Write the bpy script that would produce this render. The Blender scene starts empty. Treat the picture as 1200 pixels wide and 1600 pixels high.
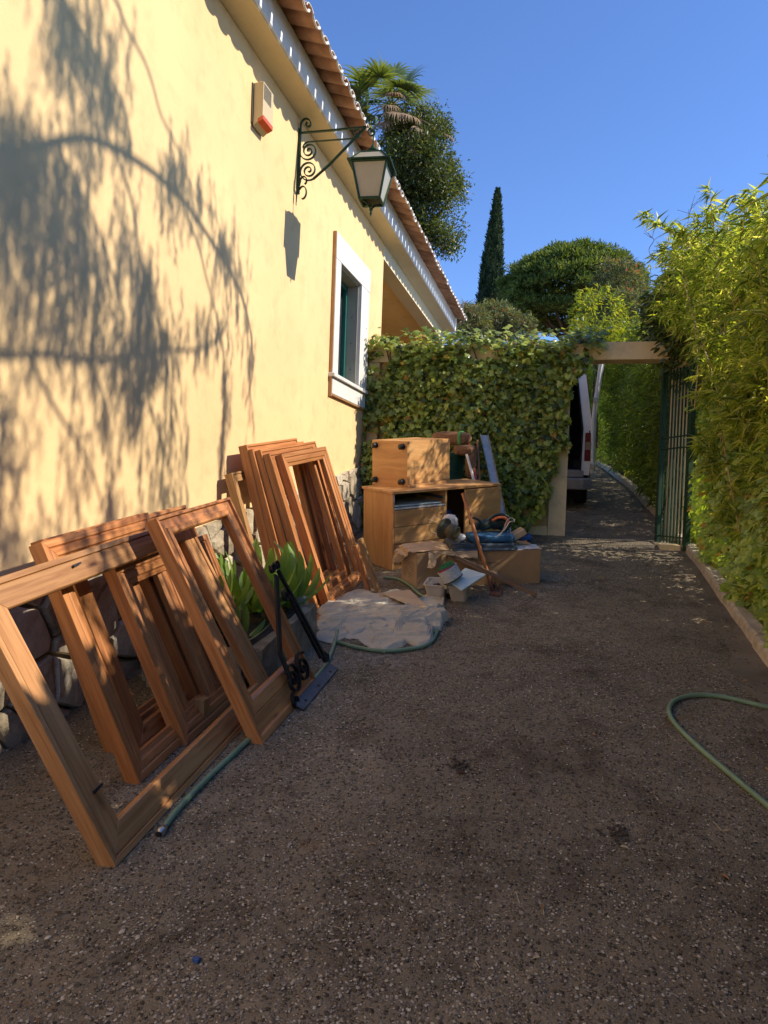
import bpy, math, random
import numpy as np
from mathutils import Vector, Matrix
random.seed(7); rng = np.random.default_rng(7)
scn = bpy.context.scene
R = math.radians
G = 0.135                                   # the driveway climbs away from the camera
def gz(y): return G * y

# ------------------------------------------------------------------ camera
YAW, PIT, ROL, FPX = R(13.9), R(1.27), 0.035, 1130.0
fw = np.array([-math.sin(YAW)*math.cos(PIT), math.cos(YAW)*math.cos(PIT), -math.sin(PIT)])
r0 = np.cross(fw, [0, 0, 1]); r0 /= np.linalg.norm(r0); u0 = np.cross(r0, fw)
cu = math.cos(ROL)*u0 - math.sin(ROL)*r0
cr = math.cos(ROL)*r0 + math.sin(ROL)*u0
CAM = np.array([0, 0, 1.55])
cam_d = bpy.data.cameras.new('camera'); cam = bpy.data.objects.new('camera', cam_d)
scn.collection.objects.link(cam)
m = Matrix.Identity(4)
for i in range(3):
    m[i][0] = cr[i]; m[i][1] = cu[i]; m[i][2] = -fw[i]; m[i][3] = CAM[i]
cam.matrix_world = m
cam_d.sensor_fit = 'VERTICAL'; cam_d.sensor_height = 36; cam_d.lens = 36*FPX/1600
cam_d.clip_start = 0.05; cam_d.clip_end = 3000
scn.camera = cam
def ray(x, y): return fw + (x-600)/FPX*cr - (y-800)/FPX*cu
def atY(x, y, Y): d = ray(x, y); return CAM + d*(Y/d[1])
def atX(x, y, X): d = ray(x, y); return CAM + d*(X/d[0])
def gnd(x, y, h=0.0):
    d = ray(x, y); t = (CAM[2]-h)/(G*d[1]-d[2]); return CAM + d*t

# ------------------------------------------------------------------ light
SUN = np.array([0.768, 0.082, 0.635]); SUN /= np.linalg.norm(SUN)
EL, AZ = math.asin(SUN[2]), math.atan2(SUN[0], SUN[1])
world = bpy.data.worlds.new('World'); scn.world = world; world.use_nodes = True
nt = world.node_tree; bg = nt.nodes['Background']
sky = nt.nodes.new('ShaderNodeTexSky'); sky.sky_type = 'NISHITA'; sky.sun_disc = False
sky.sun_elevation = EL; sky.sun_rotation = AZ
sky.air_density = 1.0; sky.dust_density = 0.0; sky.ozone_density = 6.0
tint = nt.nodes.new('ShaderNodeMix'); tint.data_type = 'RGBA'; tint.blend_type = 'MULTIPLY'; tint.inputs[0].default_value = 1
tint.inputs[7].default_value = (0.64, 0.70, 0.86, 1); nt.links.new(sky.outputs[0], tint.inputs[6])
nt.links.new(tint.outputs[2], bg.inputs[0]); bg.inputs[1].default_value = 0.102
sd = bpy.data.lights.new('sun', 'SUN'); sun = bpy.data.objects.new('sun', sd); scn.collection.objects.link(sun)
sd.energy = 2.5; sd.angle = R(0.53); sd.color = (1.0, 0.90, 0.75)
sun.location = (20, 2, 18)
sun.rotation_euler = Vector(SUN).to_track_quat('Z', 'Y').to_euler()
scn.view_settings.view_transform = 'Standard'; scn.view_settings.look = 'None'
scn.view_settings.exposure = 1.35; scn.view_settings.gamma = 1.0
scn.view_settings.use_curve_mapping = False
scn.render.engine = 'CYCLES'
scn.cycles.max_bounces = 8; scn.cycles.diffuse_bounces = 4; scn.cycles.transmission_bounces = 5
scn.cycles.transparent_max_bounces = 6; scn.cycles.sample_clamp_indirect = 6
scn.cycles.use_denoising = True

# ------------------------------------------------------------------ materials
def _nt(name):
    m = bpy.data.materials.new(name); m.use_nodes = True
    t = m.node_tree; return m, t, t.nodes, t.links, t.nodes['Principled BSDF']
def mul(c, k): return tuple(min(1, max(0, v*k)) for v in c[:3]) + (1,)
def ramp(n, stops):
    r = n.new('ShaderNodeValToRGB'); e = r.color_ramp.elements
    while len(e) < len(stops): e.new(0.5)
    for el, (p, c) in zip(e, stops):
        el.position = p; el.color = tuple(c[:3]) + (1,)
    return r
def noise(n, l, vec, scale, detail=5, rough=0.6, dist=0):
    x = n.new('ShaderNodeTexNoise'); x.inputs['Scale'].default_value = scale
    x.inputs['Detail'].default_value = detail; x.inputs['Roughness'].default_value = rough
    x.inputs['Distortion'].default_value = dist
    if vec is not None: l.new(vec, x.inputs['Vector'])
    return x
def coord(n, l, kind='Object', stretch=None, rnd=False):
    tc = n.new('ShaderNodeTexCoord'); out = tc.outputs[kind]
    if rnd:
        oi = n.new('ShaderNodeObjectInfo'); ad = n.new('ShaderNodeVectorMath'); ad.operation = 'ADD'
        ms = n.new('ShaderNodeVectorMath'); ms.operation = 'SCALE'; ms.inputs[3].default_value = 31
        cb = n.new('ShaderNodeCombineXYZ')
        for i in range(3): l.new(oi.outputs['Random'], cb.inputs[i])
        l.new(cb.outputs[0], ms.inputs[0]); l.new(out, ad.inputs[0]); l.new(ms.outputs[0], ad.inputs[1]); out = ad.outputs[0]
    if stretch:
        mp = n.new('ShaderNodeMapping'); mp.inputs['Scale'].default_value = stretch
        l.new(out, mp.inputs['Vector']); out = mp.outputs[0]
    return out
def bump(n, l, h, strength, dist, b, prev=None):
    bp = n.new('ShaderNodeBump'); bp.inputs['Strength'].default_value = strength
    bp.inputs['Distance'].default_value = dist; l.new(h, bp.inputs['Height'])
    if prev is not None: l.new(prev, bp.inputs['Normal'])
    if b is not None: l.new(bp.outputs[0], b.inputs['Normal'])
    return bp.outputs[0]
def mat(name, c, rough=.6, var=.18, scale=6, bmp=.2, bscale=60, bdist=.004, metal=0, spec=.5, c2=None, stretch=None, rnd=False, detail=6):
    m, t, n, l, b = _nt(name)
    v = coord(n, l, 'Object', stretch, rnd)
    x = noise(n, l, v, scale, detail)
    r = ramp(n, [(.3, mul(c, 1-var)), (.7, (c2 or mul(c, 1+var)))])
    l.new(x.outputs[0], r.inputs[0]); l.new(r.outputs[0], b.inputs['Base Color'])
    b.inputs['Roughness'].default_value = rough; b.inputs['Metallic'].default_value = metal
    b.inputs['Specular IOR Level'].default_value = spec
    if bmp:
        y = noise(n, l, v, bscale, 4); bump(n, l, y.outputs[0], bmp, bdist, b)
    return m
def wood(name, c1, c2, rough=.45, grain=22, knots=True, jit=.25):
    # grain runs along the local X axis of every board
    m, t, n, l, b = _nt(name)
    v = coord(n, l, 'Object', (1.0, grain*.8, grain*.8), True)
    x = noise(n, l, v, 2.2, 7, .62, .6)
    v2 = coord(n, l, 'Object', (2.0, 90, 90), True)
    f = noise(n, l, v2, 2.0, 3, .6)
    mx = n.new('ShaderNodeMath'); mx.operation = 'MULTIPLY_ADD'; mx.inputs[1].default_value = .22
    l.new(f.outputs[0], mx.inputs[0]); l.new(x.outputs[0], mx.inputs[2])
    r = ramp(n, [(.34, mul(c2, .82)), (.52, c2), (.70, c1), (.88, mul(c1, 1.10))])
    l.new(mx.outputs[0], r.inputs[0])
    col = r.outputs[0]
    oi = n.new('ShaderNodeObjectInfo'); hv = n.new('ShaderNodeHueSaturation')
    mr = n.new('ShaderNodeMapRange'); mr.inputs[3].default_value = 1-jit; mr.inputs[4].default_value = 1+jit*.7
    l.new(oi.outputs['Random'], mr.inputs[0]); l.new(mr.outputs[0], hv.inputs['Value'])
    l.new(col, hv.inputs['Color']); col = hv.outputs[0]
    if knots:
        vk = coord(n, l, 'Object', (1.7, 6, 6), True)
        vo = n.new('ShaderNodeTexVoronoi'); vo.inputs['Scale'].default_value = 1.0; l.new(vk, vo.inputs['Vector'])
        kr = ramp(n, [(.03, (.25, .13, .07)), (.06, (.65, .6, .55)), (.10, (1, 1, 1))])
        l.new(vo.outputs['Distance'], kr.inputs[0])
        mm = n.new('ShaderNodeMix'); mm.data_type = 'RGBA'; mm.blend_type = 'MULTIPLY'; mm.inputs[0].default_value = 1
        l.new(col, mm.inputs[6]); l.new(kr.outputs[0], mm.inputs[7]); col = mm.outputs[2]
    l.new(col, b.inputs['Base Color'])
    b.inputs['Roughness'].default_value = rough
    bump(n, l, mx.outputs[0], .25, .002, b)
    return m
def leafmat(name, stops, trans=.35, rough=.42, tcol=None, spec=.5):
    m, t, n, l, b = _nt(name)
    g = n.new('ShaderNodeNewGeometry'); r = ramp(n, stops)
    l.new(g.outputs['Random Per Island'], r.inputs[0])
    hv = n.new('ShaderNodeHueSaturation'); x = noise(n, l, coord(n, l, 'Object'), 2.5, 3)
    mr = n.new('ShaderNodeMapRange'); mr.inputs[1].default_value = .3; mr.inputs[2].default_value = .7
    mr.inputs[3].default_value = .72; mr.inputs[4].default_value = 1.28
    l.new(x.outputs[0], mr.inputs[0]); l.new(mr.outputs[0], hv.inputs['Value']); l.new(r.outputs[0], hv.inputs['Color'])
    l.new(hv.outputs[0], b.inputs['Base Color']); b.inputs['Roughness'].default_value = rough
    b.inputs['Specular IOR Level'].default_value = spec
    tr = n.new('ShaderNodeBsdfTranslucent'); mu = n.new('ShaderNodeMix'); mu.data_type = 'RGBA'; mu.blend_type = 'MULTIPLY'
    mu.inputs[0].default_value = 1; mu.inputs[7].default_value = (tcol or (1.9, 1.7, .5)) + (1,)
    mu.clamp_result = False
    l.new(hv.outputs[0], mu.inputs[6]); l.new(mu.outputs[2], tr.inputs[0])
    ms = n.new('ShaderNodeMixShader'); ms.inputs[0].default_value = trans
    l.new(b.outputs[0], ms.inputs[1]); l.new(tr.outputs[0], ms.inputs[2])
    l.new(ms.outputs[0], n['Material Output'].inputs['Surface'])
    return m

def plaster(name, c, var=.07, stain=.12, bs=.5):
    m, t, n, l, b = _nt(name)
    v = coord(n, l, 'Object')
    big = noise(n, l, v, .8, 5, .6); mid = noise(n, l, v, 5, 6, .65); fine = noise(n, l, v, 140, 4, .7)
    r = ramp(n, [(.25, mul(c, 1-var)), (.75, mul(c, 1+var))]); l.new(big.outputs[0], r.inputs[0])
    r2 = ramp(n, [(.34, mul((1, 1, 1), 1-stain)), (.5, (1, 1, 1))]); l.new(mid.outputs[0], r2.inputs[0])
    mm = n.new('ShaderNodeMix'); mm.data_type = 'RGBA'; mm.blend_type = 'MULTIPLY'; mm.inputs[0].default_value = 1
    l.new(r.outputs[0], mm.inputs[6]); l.new(r2.outputs[0], mm.inputs[7]); l.new(mm.outputs[2], b.inputs['Base Color'])
    b.inputs['Roughness'].default_value = .9; b.inputs['Specular IOR Level'].default_value = .2
    a = bump(n, l, mid.outputs[0], .35*bs, .02, None); a2 = bump(n, l, big.outputs[0], .4*bs, .05, None, a)
    bump(n, l, fine.outputs[0], .35*bs, .0025, b, a2)
    return m
M = {}
M['wall'] = plaster('yellow_plaster', (.81, .565, .285), .09, .10)
M['ochre'] = plaster('ochre_plaster', (.88, .62, .27))
M['cream'] = plaster('cream_plaster', (.78, .61, .36), .1, .2)
M['cove'] = plaster('pale_cornice', (.70, .60, .40), .05, .05, .2)
M['white'] = plaster('white_fascia', (.80, .80, .78), .05, .12, .4)
M['stonetrim'] = mat('pale_limestone', (.66, .64, .60), .8, .08, 9, .2, 90)
M['reveal'] = mat('grey_reveal', (.40, .36, .28), .9, .12, 5, .2, 60)
M['trimside'] = mat('trim_edge_shade', (.42, .24, .11), .8, .15, 9, .2, 60)  # brown holds the shade and ochre bounce on the surround's side
M['shutter'] = mat('green_shutter_paint', (.02, .13, .10), .4, .2, 8, .05)
def stone_mat(name, a, b_, c):
    m, t, n, l, b = _nt(name); v = coord(n, l, 'Object', None, True)
    x = noise(n, l, v, 7, 8, .7); y = noise(n, l, v, 26, 6, .7)
    oi = n.new('ShaderNodeObjectInfo')
    ad = n.new('ShaderNodeMath'); ad.operation = 'MULTIPLY_ADD'; ad.inputs[1].default_value = .3; l.new(oi.outputs['Random'], ad.inputs[0]); l.new(x.outputs[0], ad.inputs[2])
    r = ramp(n, [(.38, a), (.6, b_), (.85, c)]); l.new(ad.outputs[0], r.inputs[0])
    l.new(r.outputs[0], b.inputs['Base Color']); b.inputs['Roughness'].default_value = .92
    n1 = bump(n, l, x.outputs[0], .9, .03, None); bump(n, l, y.outputs[0], .7, .008, b, n1)
    return m
M['stone'] = stone_mat('rubble_stone', (.19, .15, .095), (.42, .34, .23), (.64, .56, .43))
M['mortar'] = mat('dark_mortar', (.16, .13, .10), .95, .3, 20, .8, 60, .01)
M['trough'] = stone_mat('trough_stone', (.16, .125, .07), (.36, .29, .19), (.60, .52, .38))
M['terra'] = mat('terracotta_tile', (.36, .155, .07), .85, .5, 4, .5, 50, c2=(.60, .34, .19, 1), rnd=True)
M['tilewhite'] = mat('limewashed_tile_end', (.70, .68, .64), .9, .25, 30, .4, 60)
M['iron_g'] = mat('dark_green_iron', (.014, .05, .022), .6, .4, 40, .15, 90, metal=.3)
M['iron_b'] = mat('black_iron', (.018, .019, .022), .5, .5, 40, .3, 90, metal=.4)
M['frost'] = mat('frosted_glass', (.42, .38, .27), .35, .12, 4, .05)
M['alarm'] = mat('ivory_plastic', (.60, .48, .27), .4, .04, 5, 0)
M['alarmdk'] = mat('grille_dark', (.10, .09, .07), .6, .1, 5, 0)
M['lens'] = mat('orange_lens', (.62, .11, .03), .25, .15, 20, .05)
M['frame'] = wood('red_cedar_frames', (.53, .225, .075), (.39, .145, .044), .45)
M['frame2'] = wood('honey_pine_frames', (.50, .275, .105), (.40, .20, .07), .5)
M['frame3'] = wood('brown_cedar_frame', (.47, .235, .090), (.34, .150, .050), .48)
M['desk'] = wood('beech_veneer', (.68, .38, .145), (.58, .29, .10), .42, 9, False, .06)
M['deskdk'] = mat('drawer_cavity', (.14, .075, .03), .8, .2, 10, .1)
M['card'] = mat('cardboard', (.42, .255, .12), .9, .12, 5, .25, 70, .002)
M['cardlt'] = mat('cardboard_light', (.54, .38, .22), .9, .12, 5, .2, 70, .002)
M['ink'] = mat('box_print', (.06, .035, .02), .9, .2, 50, 0)
M['foot'] = mat('black_plastic', (.02, .02, .02), .35, .2, 20, .05)
M['cloth'] = mat('cream_cotton', (.54, .475, .35), .95, .10, 5, .5, 70, .004)
M['hose'] = mat('green_hose', (.19, .29, .17), .45, .15, 10, .1)
M['chrome'] = mat('hose_fitting', (.5, .5, .48), .3, .1, 9, 0, metal=.9)
M['beige'] = mat('beige_plastic', (.56, .48, .37), .45, .06, 5, .05)
M['paleblue'] = mat('pale_blue_board', (.50, .62, .62), .5, .05, 4, .05)
M['label'] = mat('tin_label', (.55, .56, .52), .5, .25, 60, 0)
M['green'] = mat('green_strap', (.04, .22, .07), .7, .4, 40, .3)
M['magenta'] = mat('magenta_strap', (.35, .03, .10), .7, .2, 40, .2)
M['ball'] = mat('dark_balls', (.03, .025, .03), .5, .3, 20, .2)
M['caseblue'] = mat('slate_case', (.045, .065, .085), .5, .15, 6, .1)
M['bluecloth'] = mat('blue_fabric', (.03, .12, .24), .85, .35, 12, .6, 50, .006)
M['tarp'] = mat('blue_tarp', (.03, .09, .26), .5, .35, 9, .6, 25, .01)
M['greentool'] = mat('dark_tool_plastic', (.022, .04, .034), .45, .3, 20, .1)
M['orange'] = mat('orange_plastic', (.62, .14, .04), .45, .15, 20, .05)
M['bag'] = mat('white_plastic_bag', (.66, .64, .60), .4, .12, 14, .6, 30, .01)
M['olive'] = mat('olive_metal', (.085, .075, .04), .6, .3, 16, .2)
M['cable'] = mat('pale_cable', (.5, .46, .40), .6, .1, 10, 0)
M['handle'] = wood('orange_handle_wood', (.42, .16, .05), (.30, .10, .03), .5, 12, False, .05)
M['rust'] = mat('rusty_steel', (.14, .055, .03), .85, .5, 30, .5)
M['greywood'] = wood('weathered_lath', (.26, .17, .10), (.17, .11, .07), .8, 16, False, .1)
M['bin'] = mat('green_bin', (.012, .09, .06), .4, .15, 6, .05)
M['towel'] = mat('brown_blanket', (.24, .12, .06), .95, .35, 60, .6, 110, .006)
M['stripe'] = mat('green_blanket_band', (.12, .36, .10), .95, .15, 60, .4, 110)
M['red'] = mat('red_paint', (.42, .04, .03), .5, .2, 20, .1)
M['whitep'] = mat('white_tube', (.66, .62, .56), .5, .1, 20, .05)
M['brownp'] = mat('brown_pole', (.30, .13, .05), .6, .2, 20, .1)
M['galv'] = mat('galvanised_steel', (.42, .42, .40), .42, .25, 18, .15, metal=.55)
M['galvdk'] = mat('dull_steel_plate', (.085, .082, .075), .45, .3, 18, .2, metal=.4)
M['vanw'] = mat('white_van_paint', (.86, .86, .84), .3, .08, 3, .04)
M['vandk'] = mat('van_dark_interior', (.015, .016, .02), .8, .3, 8, .1)
M['vanbump'] = mat('van_grey_bumper', (.30, .29, .28), .6, .2, 8, .1)
M['rubber'] = mat('tyre_rubber', (.015, .015, .015), .85, .2, 20, .2)
M['tail'] = mat('red_tail_light', (.14, .006, .006), .2, .2, 20, .05)
M['tailc'] = mat('clear_tail_light', (.30, .20, .13), .2, .15, 20, .05)
M['glass'] = mat('dark_glass', (.03, .04, .045), .08, .1, 3, 0, spec=.8)
M['trunk'] = mat('bark', (.13, .09, .06), .95, .35, 12, .8, 30, .03)
M['cane'] = mat('bamboo_cane', (.42, .25, .09), .5, .35, 6, .15, 50, c2=(.50, .38, .13, 1))
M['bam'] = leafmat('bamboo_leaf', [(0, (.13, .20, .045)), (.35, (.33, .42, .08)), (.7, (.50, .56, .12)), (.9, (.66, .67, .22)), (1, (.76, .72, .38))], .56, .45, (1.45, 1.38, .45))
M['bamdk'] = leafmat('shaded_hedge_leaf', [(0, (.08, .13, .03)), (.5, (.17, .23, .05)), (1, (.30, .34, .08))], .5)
M['ivy'] = leafmat('ivy_leaf', [(0, (.035, .06, .012)), (.4, (.18, .25, .045)), (.9, (.46, .54, .13)), (.965, (.34, .33, .06)), (.975, (.48, .32, .03)), (1, (.40, .16, .04))], .36, .36, spec=.5)
M['ivyr'] = leafmat('ground_ivy_leaf', [(0, (.16, .25, .05)), (.5, (.30, .42, .08)), (.93, (.48, .56, .13)), (.96, (.35, .13, .04)), (1, (.46, .28, .05))], .4, .4)
M['pine'] = leafmat('stone_pine_needles', [(0, (.06, .10, .025)), (.6, (.13, .19, .045)), (1, (.26, .31, .08))], .25, .6, spec=.3)
M['cyp'] = leafmat('cypress_scale', [(0, (.02, .04, .018)), (.6, (.04, .07, .03)), (1, (.075, .105, .04))], .1, .7, spec=.2)
M['lush'] = leafmat('glossy_tree_leaf', [(0, (.04, .065, .02)), (.5, (.085, .125, .035)), (.85, (.14, .18, .055)), (1, (.28, .28, .12))], .28, .38, spec=.6)
M['palm'] = leafmat('palm_leaf', [(0, (.08, .12, .035)), (.6, (.14, .19, .06)), (1, (.22, .27, .10))], .35, .4)
M['palmdry'] = leafmat('dry_palm_leaf', [(0, (.22, .13, .07)), (1, (.42, .30, .18))], .2, .8, (1.2, 1, .7))
M['grey'] = leafmat('grey_green_leaf', [(0, (.08, .11, .05)), (.7, (.17, .20, .11)), (.93, (.24, .26, .15)), (1, (.45, .10, .12))], .3, .55)
M['lime'] = leafmat('lime_leaf', [(0, (.13, .19, .02)), (.6, (.24, .30, .035)), (1, (.40, .40, .07))], .45, .45)
M['strap'] = leafmat('strap_leaf', [(0, (.11, .23, .05)), (.5, (.18, .32, .07)), (1, (.30, .42, .11))], .35, .28, spec=.6)
M['soil'] = mat('leaf_litter_soil', (.05, .033, .02), .95, .5, 20, 1, 60, .02)

# driveway: dark tarmac with pale chips, paler smooth strip along the kerb
def tarmac():
    m, t, n, l, b = _nt('gravelly_tarmac'); v = coord(n, l, 'Object')
    big = noise(n, l, v, .9, 6, .6, .4); med = noise(n, l, v, 7, 6, .7); fine = noise(n, l, v, 120, 4, .7)
    r = ramp(n, [(.3, (.145, .118, .080)), (.55, (.26, .214, .147)), (.75, (.38, .312, .215))])
    ad = n.new('ShaderNodeMath'); ad.operation = 'MULTIPLY_ADD'; ad.inputs[1].default_value = .5; l.new(med.outputs[0], ad.inputs[0])
    h2 = n.new('ShaderNodeMath'); h2.operation = 'MULTIPLY'; h2.inputs[1].default_value = .55; l.new(big.outputs[0], h2.inputs[0]); l.new(h2.outputs[0], ad.inputs[2])
    l.new(ad.outputs[0], r.inputs[0]); col = r.outputs[0]
    hs = []
    for sc, amt in ((62, .85), (115, .7)):
        vo = n.new('ShaderNodeTexVoronoi'); vo.inputs['Scale'].default_value = sc
        wv = noise(n, l, v, sc*.8, 2); wa = n.new('ShaderNodeVectorMath'); wa.operation = 'MULTIPLY_ADD'; wa.inputs[1].default_value = (.008, .008, .008)
        l.new(wv.outputs['Color'], wa.inputs[0]); l.new(v, wa.inputs[2]); l.new(wa.outputs[0], vo.inputs['Vector'])
        sel = n.new('ShaderNodeSeparateColor'); l.new(vo.outputs['Color'], sel.inputs[0])
        cr_ = ramp(n, [(0, (.05, .042, .030)), (.35, (.14, .116, .082)), (.55, (.27, .225, .162)), (.78, (.42, .36, .26)), (1, (.66, .59, .46))]); l.new(sel.outputs[0], cr_.inputs[0])
        k = ramp(n, [(.22, (1, 1, 1)), (.48, (0, 0, 0))]); l.new(vo.outputs['Distance'], k.inputs[0])
        gt = n.new('ShaderNodeMath'); gt.operation = 'GREATER_THAN'; gt.inputs[1].default_value = .38; l.new(sel.outputs[1], gt.inputs[0])
        mm = n.new('ShaderNodeMath'); mm.operation = 'MULTIPLY'; l.new(gt.outputs[0], mm.inputs[0]); l.new(k.outputs[0], mm.inputs[1])
        ma = n.new('ShaderNodeMath'); ma.operation = 'MULTIPLY'; ma.inputs[1].default_value = amt; l.new(mm.outputs[0], ma.inputs[0])
        mx = n.new('ShaderNodeMix'); mx.data_type = 'RGBA'; l.new(ma.outputs[0], mx.inputs[0]); l.new(col, mx.inputs[6]); l.new(cr_.outputs[0], mx.inputs[7]); col = mx.outputs[2]; hs.append(mm.outputs[0])
    # patches of brown needles and old stains
    st = noise(n, l, v, 2.3, 7, .7, .3); sr = ramp(n, [(.36, (.62, .60, .58)), (.5, (1, 1, 1)), (.62, (1.0, .98, .95)), (.72, (1.0, .80, .62))]); l.new(st.outputs[0], sr.inputs[0])
    mq = n.new('ShaderNodeMix'); mq.data_type = 'RGBA'; mq.blend_type = 'MULTIPLY'; mq.inputs[0].default_value = 1; l.new(col, mq.inputs[6]); l.new(sr.outputs[0], mq.inputs[7]); col = mq.outputs[2]
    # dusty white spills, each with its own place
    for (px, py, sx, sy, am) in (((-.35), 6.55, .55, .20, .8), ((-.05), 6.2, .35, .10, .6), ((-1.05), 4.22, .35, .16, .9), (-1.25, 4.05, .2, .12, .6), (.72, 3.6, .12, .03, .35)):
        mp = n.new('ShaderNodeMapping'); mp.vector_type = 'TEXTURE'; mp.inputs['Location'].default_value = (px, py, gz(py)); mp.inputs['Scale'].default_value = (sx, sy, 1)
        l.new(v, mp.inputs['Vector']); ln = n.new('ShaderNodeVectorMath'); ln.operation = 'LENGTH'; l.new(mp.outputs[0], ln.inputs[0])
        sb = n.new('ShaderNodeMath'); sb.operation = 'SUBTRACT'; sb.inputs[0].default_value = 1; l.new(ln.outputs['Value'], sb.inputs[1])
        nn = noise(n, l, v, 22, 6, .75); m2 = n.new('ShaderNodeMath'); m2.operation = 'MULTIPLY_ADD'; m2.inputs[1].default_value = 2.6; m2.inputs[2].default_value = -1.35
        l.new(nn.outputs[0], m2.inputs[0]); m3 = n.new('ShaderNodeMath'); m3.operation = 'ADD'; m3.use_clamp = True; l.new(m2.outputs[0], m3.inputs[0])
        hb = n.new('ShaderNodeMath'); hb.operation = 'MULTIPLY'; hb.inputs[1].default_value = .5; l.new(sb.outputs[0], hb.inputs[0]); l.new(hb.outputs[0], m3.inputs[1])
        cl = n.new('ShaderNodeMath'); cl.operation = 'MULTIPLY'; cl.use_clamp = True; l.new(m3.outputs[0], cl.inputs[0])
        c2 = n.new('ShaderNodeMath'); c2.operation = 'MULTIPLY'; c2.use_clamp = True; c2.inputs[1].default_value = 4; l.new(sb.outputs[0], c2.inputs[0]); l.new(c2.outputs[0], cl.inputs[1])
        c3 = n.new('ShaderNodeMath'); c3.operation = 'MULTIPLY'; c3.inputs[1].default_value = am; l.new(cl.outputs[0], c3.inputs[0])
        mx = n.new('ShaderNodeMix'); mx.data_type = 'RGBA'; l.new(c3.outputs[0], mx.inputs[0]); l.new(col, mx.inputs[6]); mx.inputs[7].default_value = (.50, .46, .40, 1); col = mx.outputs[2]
    l.new(col, b.inputs['Base Color']); b.inputs['Roughness'].default_value = .92; b.inputs['Specular IOR Level'].default_value = .15
    a = bump(n, l, hs[0], 1.0, .012, None); a = bump(n, l, med.outputs[0], .5, .02, None, a); a = bump(n, l, hs[1], .8, .006, None, a)
    bump(n, l, fine.outputs[0], .9, .006, b, a)
    return m
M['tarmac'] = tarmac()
M['kerb'] = mat('concrete_kerb', (.48, .40, .29), .9, .35, 9, .5, 60, .006)
M['strip'] = mat('smooth_cement_strip', (.19, .155, .110), .9, .3, 3, .6, 80, .004, spec=.2)
M['dirt'] = mat('dark_dirt', (.075, .055, .038), .95, .5, 60, .6)
M['earth'] = mat('dry_earth', (.12, .08, .04), .95, .4, 2, .6, 20, .02)
def pebmat():
    m, t, n, l, b = _nt('stone_chip'); g = n.new('ShaderNodeNewGeometry')
    r = ramp(n, [(0, (.08, .063, .044)), (.3, (.20, .16, .11)), (.75, (.42, .35, .25)), (1, (.62, .54, .40))])
    l.new(g.outputs['Random Per Island'], r.inputs[0]); l.new(r.outputs[0], b.inputs['Base Color']); b.inputs['Roughness'].default_value = .8
    return m
M['peb'] = pebmat()

# ------------------------------------------------------------------ mesh helpers
WM = {}
def wm(o): return WM.get(o.name, Matrix.Identity(4))
def link(name, me, m, parent=None, mw=None, smooth=False):
    o = bpy.data.objects.new(name, me); scn.collection.objects.link(o)
    mw = mw or Matrix.Identity(4)
    if m is not None and len(me.materials) == 0: me.materials.append(m)
    if smooth: me.polygons.foreach_set('use_smooth', [True]*len(me.polygons))
    if parent is not None:
        o.parent = parent; o.matrix_basis = wm(parent).inverted() @ mw
    else: o.matrix_basis = mw
    WM[o.name] = mw.copy(); return o
def tag(o, label=None, cat=None, group=None, kind=None):
    if label: o['label'] = label
    if cat: o['category'] = cat
    if group: o['group'] = group
    if kind: o['kind'] = kind
    return o
def thing(name, loc, label=None, cat=None, group=None, kind=None):
    o = bpy.data.objects.new(name, None); scn.collection.objects.link(o); o.location = loc
    o.empty_display_size = .1
    WM[o.name] = Matrix.Translation(Vector(loc)); return tag(o, label, cat, group, kind)
def V(a): return Vector([float(q) for q in a])
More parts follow.
